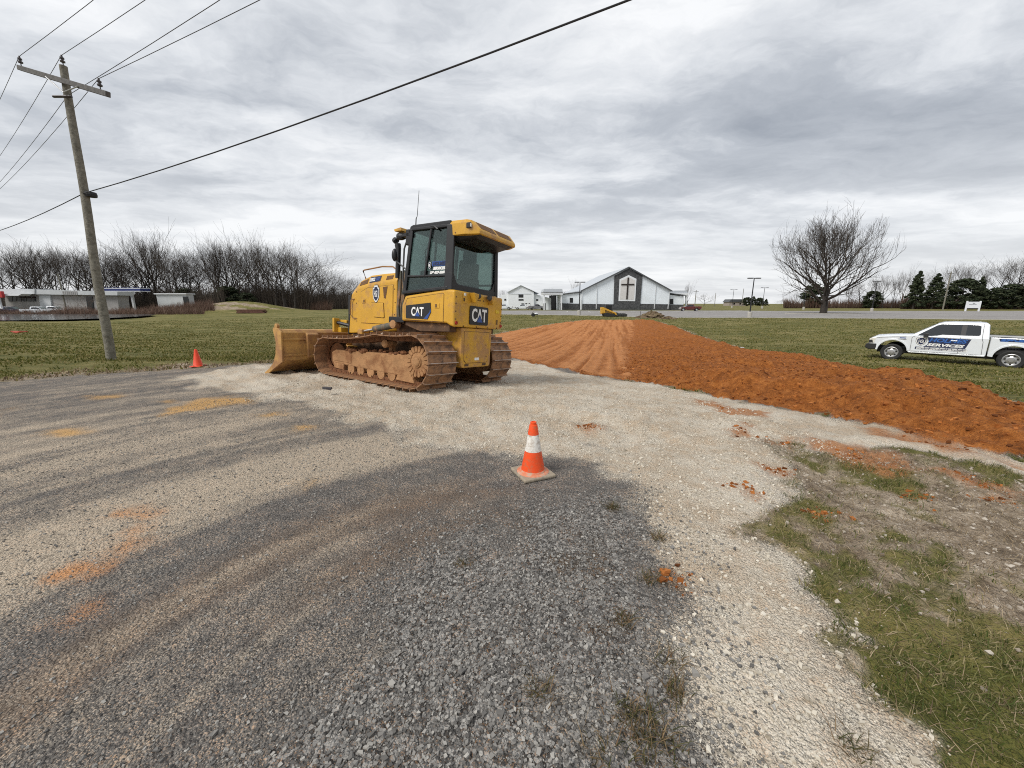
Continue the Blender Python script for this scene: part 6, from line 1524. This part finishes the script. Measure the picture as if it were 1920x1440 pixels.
lamp(1405, 521, 595, 'nearest black twin head lamp post beside the lot edge, left of the big tree', 14)
lamp(1373, 542.5, 574.5, 'faint twin head lamp post far across the lot near the skyline house', 9, 190)
lamp(1430, 539, 577, 'far twin head lamp post just right of the skyline evergreens', 10, 165)
lamp(1634, 527, 584, 'dark lamp post right of the big bare tree', 9)
lamp(1508, 536, 578, 'far lamp post seen behind the branches left of the big trunk', 9, 140)
def wood_pole(px, ytop, Y, label, arm=True, r=0.13):
    q3 = at(px, 570, Y); z = gz(q3.x, Y); h = at(px, ytop, Y).z - z
    t = empty('utility_pole', (q3.x, Y, z), (0, 0, 0), label, 'utility pole')
    MB().tube([(0, 0, -0.2), (0, 0, h)], [r * 1.3, r], 10).build('pole_shaft', M['pole_wood'], t, smooth=True)
    if arm: MB().box((-1.1, -0.06, h - 0.7), (1.1, 0.06, h - 0.55)).build('crossarm', M['arm_wood'], t)
wood_pole(1770, 509, 128, 'distant wooden pole between the evergreens on the right', True, 0.16)
wood_pole(1303, 544, 170, 'distant thin pole just right of the church', True)
wood_pole(1391, 541, 230, 'distant thin pole on the skyline beside the small house', False)
wood_pole(122, 513, 104, 'distant wooden pole in front of the low shop building', False, 0.14)
wood_pole(1340, 549, 240, 'faint thin pole on the skyline right of the church', False)

# white sign board
q3 = ground_pt(1822, 583.5)
SG = empty('sign_board', q3, (0, 0, R(-12)), 'white sign board on two posts at the far edge of the lot', 'sign')
hh = at(1822, 564.5, q3.y).z - q3.z; ww = 20 / FPX * q3.y / 2
for s in (1, -1): MB().box((s * ww - 0.16, -0.16, -0.1), (s * ww + 0.16, 0.16, hh)).build('post', M['trim'], SG, 0.03, 1)
bd_ = MB().box((-ww + 0.17, -0.08, hh * 0.30), (ww - 0.17, 0.08, hh * 0.93)).build('board', M['trim'], SG, 0.02, 1)
MB().box((-0.25, -0.10, hh * 0.76), (0.30, -0.081, hh * 0.82)).box((-ww + 0.5, -0.10, hh * 0.66), (ww - 0.9, -0.081, hh * 0.69)).build('dark_lines', M['dark_trim'], bd_)

# small house on the skyline
q3 = at(1383, 566, 290)
HS = empty('house', (q3.x, 290, gz(q3.x, 290)), (0, 0, 0), 'tiny distant house with grey roof on the skyline', 'house')
MB().box((-6, 0, 0), (6, 8, 2.8)).build('wall', mat('tan_wall', (0.35, 0.30, 0.26), 0.8), HS)
MB().prism([(-6.6, 2.8), (6.6, 2.8), (5.0, 4.8), (-5.0, 4.8)], -0.5, 8.5, 'y').build('roof', M['dark_trim'], HS)
for x in (-3, 1.5): MB().box((x, -0.06, 1.0), (x + 1.2, 0.02, 2.1)).build('window', M['dark_pane'], HS)

# ------------------------------------------------------------------ vehicles in the distance
M['maroon'] = mat('maroon_paint', (0.10, 0.014, 0.016), 0.3, 0, 0.05, 2, coat=0.5)
M['grey_paint'] = mat('grey_paint', (0.22, 0.22, 0.24), 0.3, 0.2, 0.05, 2, coat=0.5)
M['navy_paint'] = mat('navy_paint', (0.015, 0.018, 0.05), 0.3, 0, 0.05, 2, coat=0.5)
M['tan_silver'] = mat('silver_tan_paint', (0.45, 0.42, 0.40), 0.35, 0.2, 0.05, 2, coat=0.5)
def far_truck(px, py, rot, label, paint, rack=False, Yfix=None, name='pickup_truck'):
    if Yfix: q = at(px, 570, Yfix); b = Vector((q.x, Yfix, gz(q.x, Yfix)))
    else: b = ground_pt(px, py)
    return make_truck(name, b, (0, 0, rot), label, paint, None, False, rack)
mt = far_truck(1292, 583.2, R(168), 'maroon pickup truck with silver front parked right of the church', M['maroon'])
for ch in mt.children:
    if ch.name.split('.')[0] in ('hood', 'front_bumper', 'grille'): ch.data.materials[0] = M['tan_silver']
far_truck(980, 573.5, R(176), 'white pickup with loaded ladder rack parked before the white hall', M['white_paint'], True, 141)
far_truck(1007, 574, R(4), 'grey pickup parked between the white hall and covered way', M['grey_paint'], False, 138)
far_truck(945, 573, R(172), 'white pickup half hidden behind the bulldozer before the white hall', M['white_paint'], False, 140)
far_truck(20, 570, R(20), 'dark navy pickup parked at the shop on the far left', M['navy_paint'], False, 98)
far_truck(70, 571, R(14), 'white pickup parked at the shop on the far left', M['white_paint'], False, 96)
far_truck(100, 571, R(14), 'white pickup nearest the tall grass beside the shop', M['white_paint'], False, 103)

# ------------------------------------------------------------------ compact track loader on the new road
b = ground_pt(1141, 593.5)
LD = empty('track_loader', b, (0, 0, R(-4)), 'small yellow compact track loader at the far end of the clay road', 'track loader')
k = 1.0
for s in (1, -1):
    MB().prism([(-1.0, 0.10), (-0.75, 0.0), (0.75, 0.0), (1.0, 0.15), (0.95, 0.45), (-0.5, 0.72), (-1.05, 0.5)], 0.55 * s, 0.98 * s, 'y').build('track', M['rubber'], LD, 0.04, 2)
    MB().prism([(-1.25, 1.55), (-1.05, 1.62), (1.15, 0.72), (1.35, 0.30), (1.10, 0.28), (0.95, 0.55), (-1.15, 1.30)], 0.70 * s, 0.90 * s, 'y').build('lift_arm', M['yellow'], LD, 0.02, 1)
    MB().prism([(-1.45, 0.65), (-1.45, 1.62), (-1.05, 1.68), (-0.75, 0.7)], 0.70 * s, 0.92 * s, 'y').build('arm_tower', M['yellow'], LD, 0.02, 1)
MB().prism([(-1.5, 0.5), (-1.5, 1.45), (-0.6, 1.5), (-0.6, 0.95), (0.8, 0.8), (0.85, 0.4)], -0.55, 0.55, 'y').build('body', M['yellow'], LD, 0.03, 1)
MB().prism([(-0.65, 0.95), (-0.65, 2.05), (0.45, 2.08), (0.62, 0.9)], -0.48, 0.48, 'y').build('cab', M['black'], LD, 0.04, 2)
MB().box((-0.5, -0.49, 1.25), (0.3, 0.49, 1.9)).build('cab_window', M['dark_pane'], LD)
rk = MB().prism([(1.25, 0.05), (1.30, 0.75), (1.55, 0.70), (1.6, 0.15)], -0.9, 0.9, 'y')
rk.box((1.5, -0.9, 0.25), (3.1, -0.75, 0.4)).box((1.5, 0.75, 0.25), (3.1, 0.9, 0.4)).box((2.9, -0.9, 0.1), (3.15, 0.9, 0.45))
for x in (1.9, 2.3, 2.7): rk.lathe([(0.30, -0.85), (0.30, 0.85)], 12, (x, 0, 0.30), 'y')
rk.build('soil_conditioner', M['dark_grey'], LD)

# piles, stack and odds and ends
def pile(name, px, py, w, h, m, label, cat, seed):
    b = ground_pt(px, py); rnd = np.random.default_rng(seed); n, mm = 26, 9; mb = MB(); secs = []
    for j in range(mm + 1):
        f = j / mm; secs.append([Vector((w * (1 - f) ** 0.8 * math.cos(2 * math.pi * k / n) * (1 + 0.22 * rnd.normal()), 0.6 * w * (1 - f) ** 0.8 * math.sin(2 * math.pi * k / n) * (1 + 0.22 * rnd.normal()), -0.1 + h * f * (1 + 0.12 * rnd.normal()))) for k in range(n)])
    o = mb.loft(secs).build(name, m, None, label=label, cat=cat); o.location = b; return o
M['topsoil'] = mat('brown_topsoil', (0.125, 0.085, 0.05), 0.95, 0, 0.4, 3, 0.8, 4, (0.20, 0.16, 0.08), 0.4, 2)
pile('mud_clod', 118, 1142, 0.11, 0.03, M['mud'], 'flat brown clod of dried mud on the asphalt at lower left', 'mud clod', 9)
pile('soil_pile', 1222, 596, 2.6, 1.15, M['topsoil'], 'heap of brown topsoil at the far end of the clay road', 'soil pile', 3)
pile('soil_pile', 1252, 598, 1.8, 0.5, M['topsoil'], 'low spread of brown topsoil beside the larger heap', 'soil pile', 4)
b = ground_pt(473, 587.5); ST = empty('lumber_stack', b, (0, 0, R(8)), 'low rust brown stack lying in the grass below the mound', 'stack')
M['rust'] = mat('rust_brown', (0.12, 0.055, 0.038), 0.9, 0, 0.4, 2)
sw = 40 / FPX * b.y * 0.5 / 0.85; shh = 7.0 / FPX * b.y
for i in range(3):
    for j in range(4):
        MB().box((-sw + 0.2 * (i % 2), -1.0 + j * 0.5, i * shh / 3 + 0.02), (sw - 0.25 * ((i + j) % 2), -0.55 + j * 0.5, (i + 1) * shh / 3 - 0.02)).build('beam', M['rust'], ST, 0.02, 1)
b = ground_pt(1003, 593.5); GM = empty('small_machine', b, (0, 0, R(10)), 'small dark machine with white top lying in the grass near the lot', 'machine')
kk = b.y / FPX
MB().lathe([(2.0 * kk, -0.3), (3.2 * kk, -0.28), (3.2 * kk, 0.28), (2.0 * kk, 0.3)], 14, (-3.5 * kk, 0, 3.0 * kk), 'y').build('wheel', M['rubber'], GM)
MB().box((-5 * kk, -0.3, 2.5 * kk), (5 * kk, 0.3, 4.5 * kk)).build('frame', M['dark_grey'], GM, 0.05, 1)
MB().sphere((2.5 * kk, 0, 5.0 * kk), 3.4 * kk, 12, 6, (1.2, 0.6, 0.55)).build('white_tank', M['trim'], GM, smooth=True)
MB().tube([(-3.5 * kk, 0, 4.0 * kk), (-4.2 * kk, 0, 8.0 * kk), (-3.0 * kk, 0, 9.0 * kk)], 0.6 * kk, 6).build('handle', M['black'], GM)
def scrap(px, py, m, label, s=0.12):
    b = ground_pt(px, py); mb = MB(); rnd = random.Random(px)
    P = [Vector((rnd.uniform(.6, 1) * s * math.cos(a), rnd.uniform(.4, .8) * s * math.sin(a), 0.03 + rnd.uniform(0, .25) * s)) for a in np.linspace(0, 6.28, 9)[:-1]]
    mb.loft([P, [p + Vector((0, 0, 0.02 + 0.1 * s)) for p in P]]); o = mb.build('scrap', m, None, label=label, cat='litter'); o.location = b + Vector((0, 0, 0.05)); return o
scrap(37, 627, mat('orange_scrap', (0.5, 0.10, 0.06), 0.7), 'orange red scrap lying in the grass at far left', 0.45)
scrap(1392, 655, M['trim'], 'small white scrap at the edge of the clay bank', 0.14)
scrap(616, 741, mat('dark_scrap', (0.06, 0.055, 0.06), 0.8), 'small dark rag on the pale gravel before the bulldozer tracks', 0.10)
# survey stakes beside the new road
for px, py, h, lb in ((1007, 606, 0.9, 'thin wooden stake at the left edge of the clay road'), (1200, 600, 1.3, 'thin wooden stake between graded and loose clay')):
    b = ground_pt(px, py); o = MB().box((-0.03, -0.02, -0.1), (0.03, 0.02, h)).prism([(-0.03, h), (0.03, h), (0, h + 0.06)], -0.02, 0.02, 'y').build('survey_stake', M['arm_wood'], None, label=lb, cat='stake'); o.location = b

# ------------------------------------------------------------------ shop and fuel canopy on the far left
SY = 104.0
q3 = at(85, 572, SY); sz = gz(q3.x, SY)
SH = empty('shop_building', (q3.x, SY, sz), (0, 0, 0), 'low white flat roofed shop with awning across the pond', 'building')
M['shop_white'] = mat('shop_white', (0.50, 0.52, 0.53), 0.7, 0, 0.08, 0.8)
M['shop_grey'] = mat('shop_grey_wall', (0.30, 0.29, 0.28), 0.8, 0, 0.12, 0.8)
M['shop_blue'] = mat('canopy_blue', (0.016, 0.03, 0.14), 0.5)
M['shop_red'] = mat('shop_red', (0.45, 0.03, 0.03), 0.6)
def sprism(pts, y0, y1, nm, m, par=SH):
    P = [at(x, 570 if y == G else y, SY) for x, y in pts]; P = [(p.x - q3.x, 0.0 if q[1] == G else p.z - sz) for p, q in zip(P, pts)]
    return MB().prism(P, y0, y1, 'y').build(nm, m, par)
sprism([(8, G), (8, 550), (220, 553), (220, G)], 0, 3, 'wall', M['shop_grey'])
sprism([(6, 551.5), (5.5, 542), (75, 542), (75, 551.5)], -1.2, 4, 'roof_fascia', M['shop_white'])
sprism([(75.1, 552), (75.1, 543), (227, 547), (227, 554)], -1.0, 3.5, 'roof_fascia', M['shop_white'])
sprism([(5, 554.5), (8, 551.6), (72, 551.6), (66, 555)], -3.6, -1.3, 'awning', M['trim'])
sprism([(75, G), (75, 553), (96, 553.5), (96, G)], -0.3, 0.0, 'white_bay', M['shop_white'])
for x in (17, 25, 34, 43, 52, 61): sprism([(x, 565), (x, 556), (x + 7, 556), (x + 7, 565)], -0.12, -0.02, 'shop_window', M['dark_pane'])
sprism([(162, G), (162, 556), (174, 556), (174, G)], -0.15, -0.02, 'shop_door', M['dark_pane'])
lt_ = MB(); 
for i in range(8):
    pa = at(127 + i * 3.6, 549.5, SY); lt_.box((pa.x - q3.x - 0.18, -1.06, pa.z - sz - 0.45), (pa.x - q3.x + 0.12, -1.01, pa.z - sz + 0.45))
lt_.build('faded_roof_marks', M['shop_grey'], SH)
rs = at(0, 560, 100); RS = empty('red_sign', (rs.x - 1.5, 100, gz(rs.x, 100)), (0, 0, 0), 'red sign structure at the left picture edge beside the shop', 'sign')
MB().box((-3.0, -0.3, at(0, 558, 100).z - RS.location.z), (2.6, 0.3, at(0, 546, 100).z - RS.location.z)).build('sign_face', M['shop_red'], RS, 0.05, 1)
MB().box((-2.6, -0.2, 0), (-2.2, 0.2, 4)).box((1.0, -0.2, 0), (1.4, 0.2, 4)).build('sign_post', M['trim'], RS)
MB().box((-3.2, -0.5, 0.6), (2.8, 0.5, 1.6)).build('white_base', M['trim'], RS, 0.05, 1)
FY = 110.0; fq = at(233, 570, FY); FC = empty('fuel_canopy', (fq.x, FY, gz(fq.x, FY)), (0, 0, 0), 'flat blue and white fuel station canopy behind the utility pole', 'canopy')
def fz(y): return at(233, y, FY).z - FC.location.z
wL = at(198, 570, FY).x - fq.x; wR = at(268, 570, FY).x - fq.x
MB().box((wL, 0, fz(545.8)), (wR, 3, fz(539.2))).build('canopy_fascia', M['shop_blue'], FC)
MB().box((wL - 0.02, -0.05, fz(546.6)), (wR + 0.02, 3.05, fz(545.4))).build('canopy_stripe', M['trim'], FC)
MB().box((wL - 0.02, -0.04, fz(541.2)), (wR + 0.02, 3.04, fz(540.2))).build('canopy_stripe', M['trim'], FC)
for x in (0.20, 0.62): MB().box((wL + (wR - wL) * x - 0.25, 1.2, 0), (wL + (wR - wL) * x + 0.25, 1.7, fz(546.5))).build('canopy_post', M['trim'], FC)
# white shed seen between the trees
q4_ = at(325, 570, 112); WS = empty('white_shed', (q4_.x, 112, gz(q4_.x, 112)), (0, 0, 0), 'white shed half hidden by bare trees right of the canopy', 'shed')
wz = lambda y: at(325, y, 112).z - WS.location.z
xl, xr_ = at(296, 570, 112).x - q4_.x, at(352, 570, 112).x - q4_.x
MB().box((xl, 0, 0), (xr_, 2.5, wz(552))).build('wall', M['shop_white'], WS)
MB().box((xl - 0.3, -0.4, wz(551.9)), (xr_ + 0.3, 2.9, wz(550))).build('roof', M['trim'], WS)
MB().box((xl + 7.5, -0.1, 0), (xl + 9.0, 0.02, wz(556))).build('doorway', M['dark_pane'], WS)
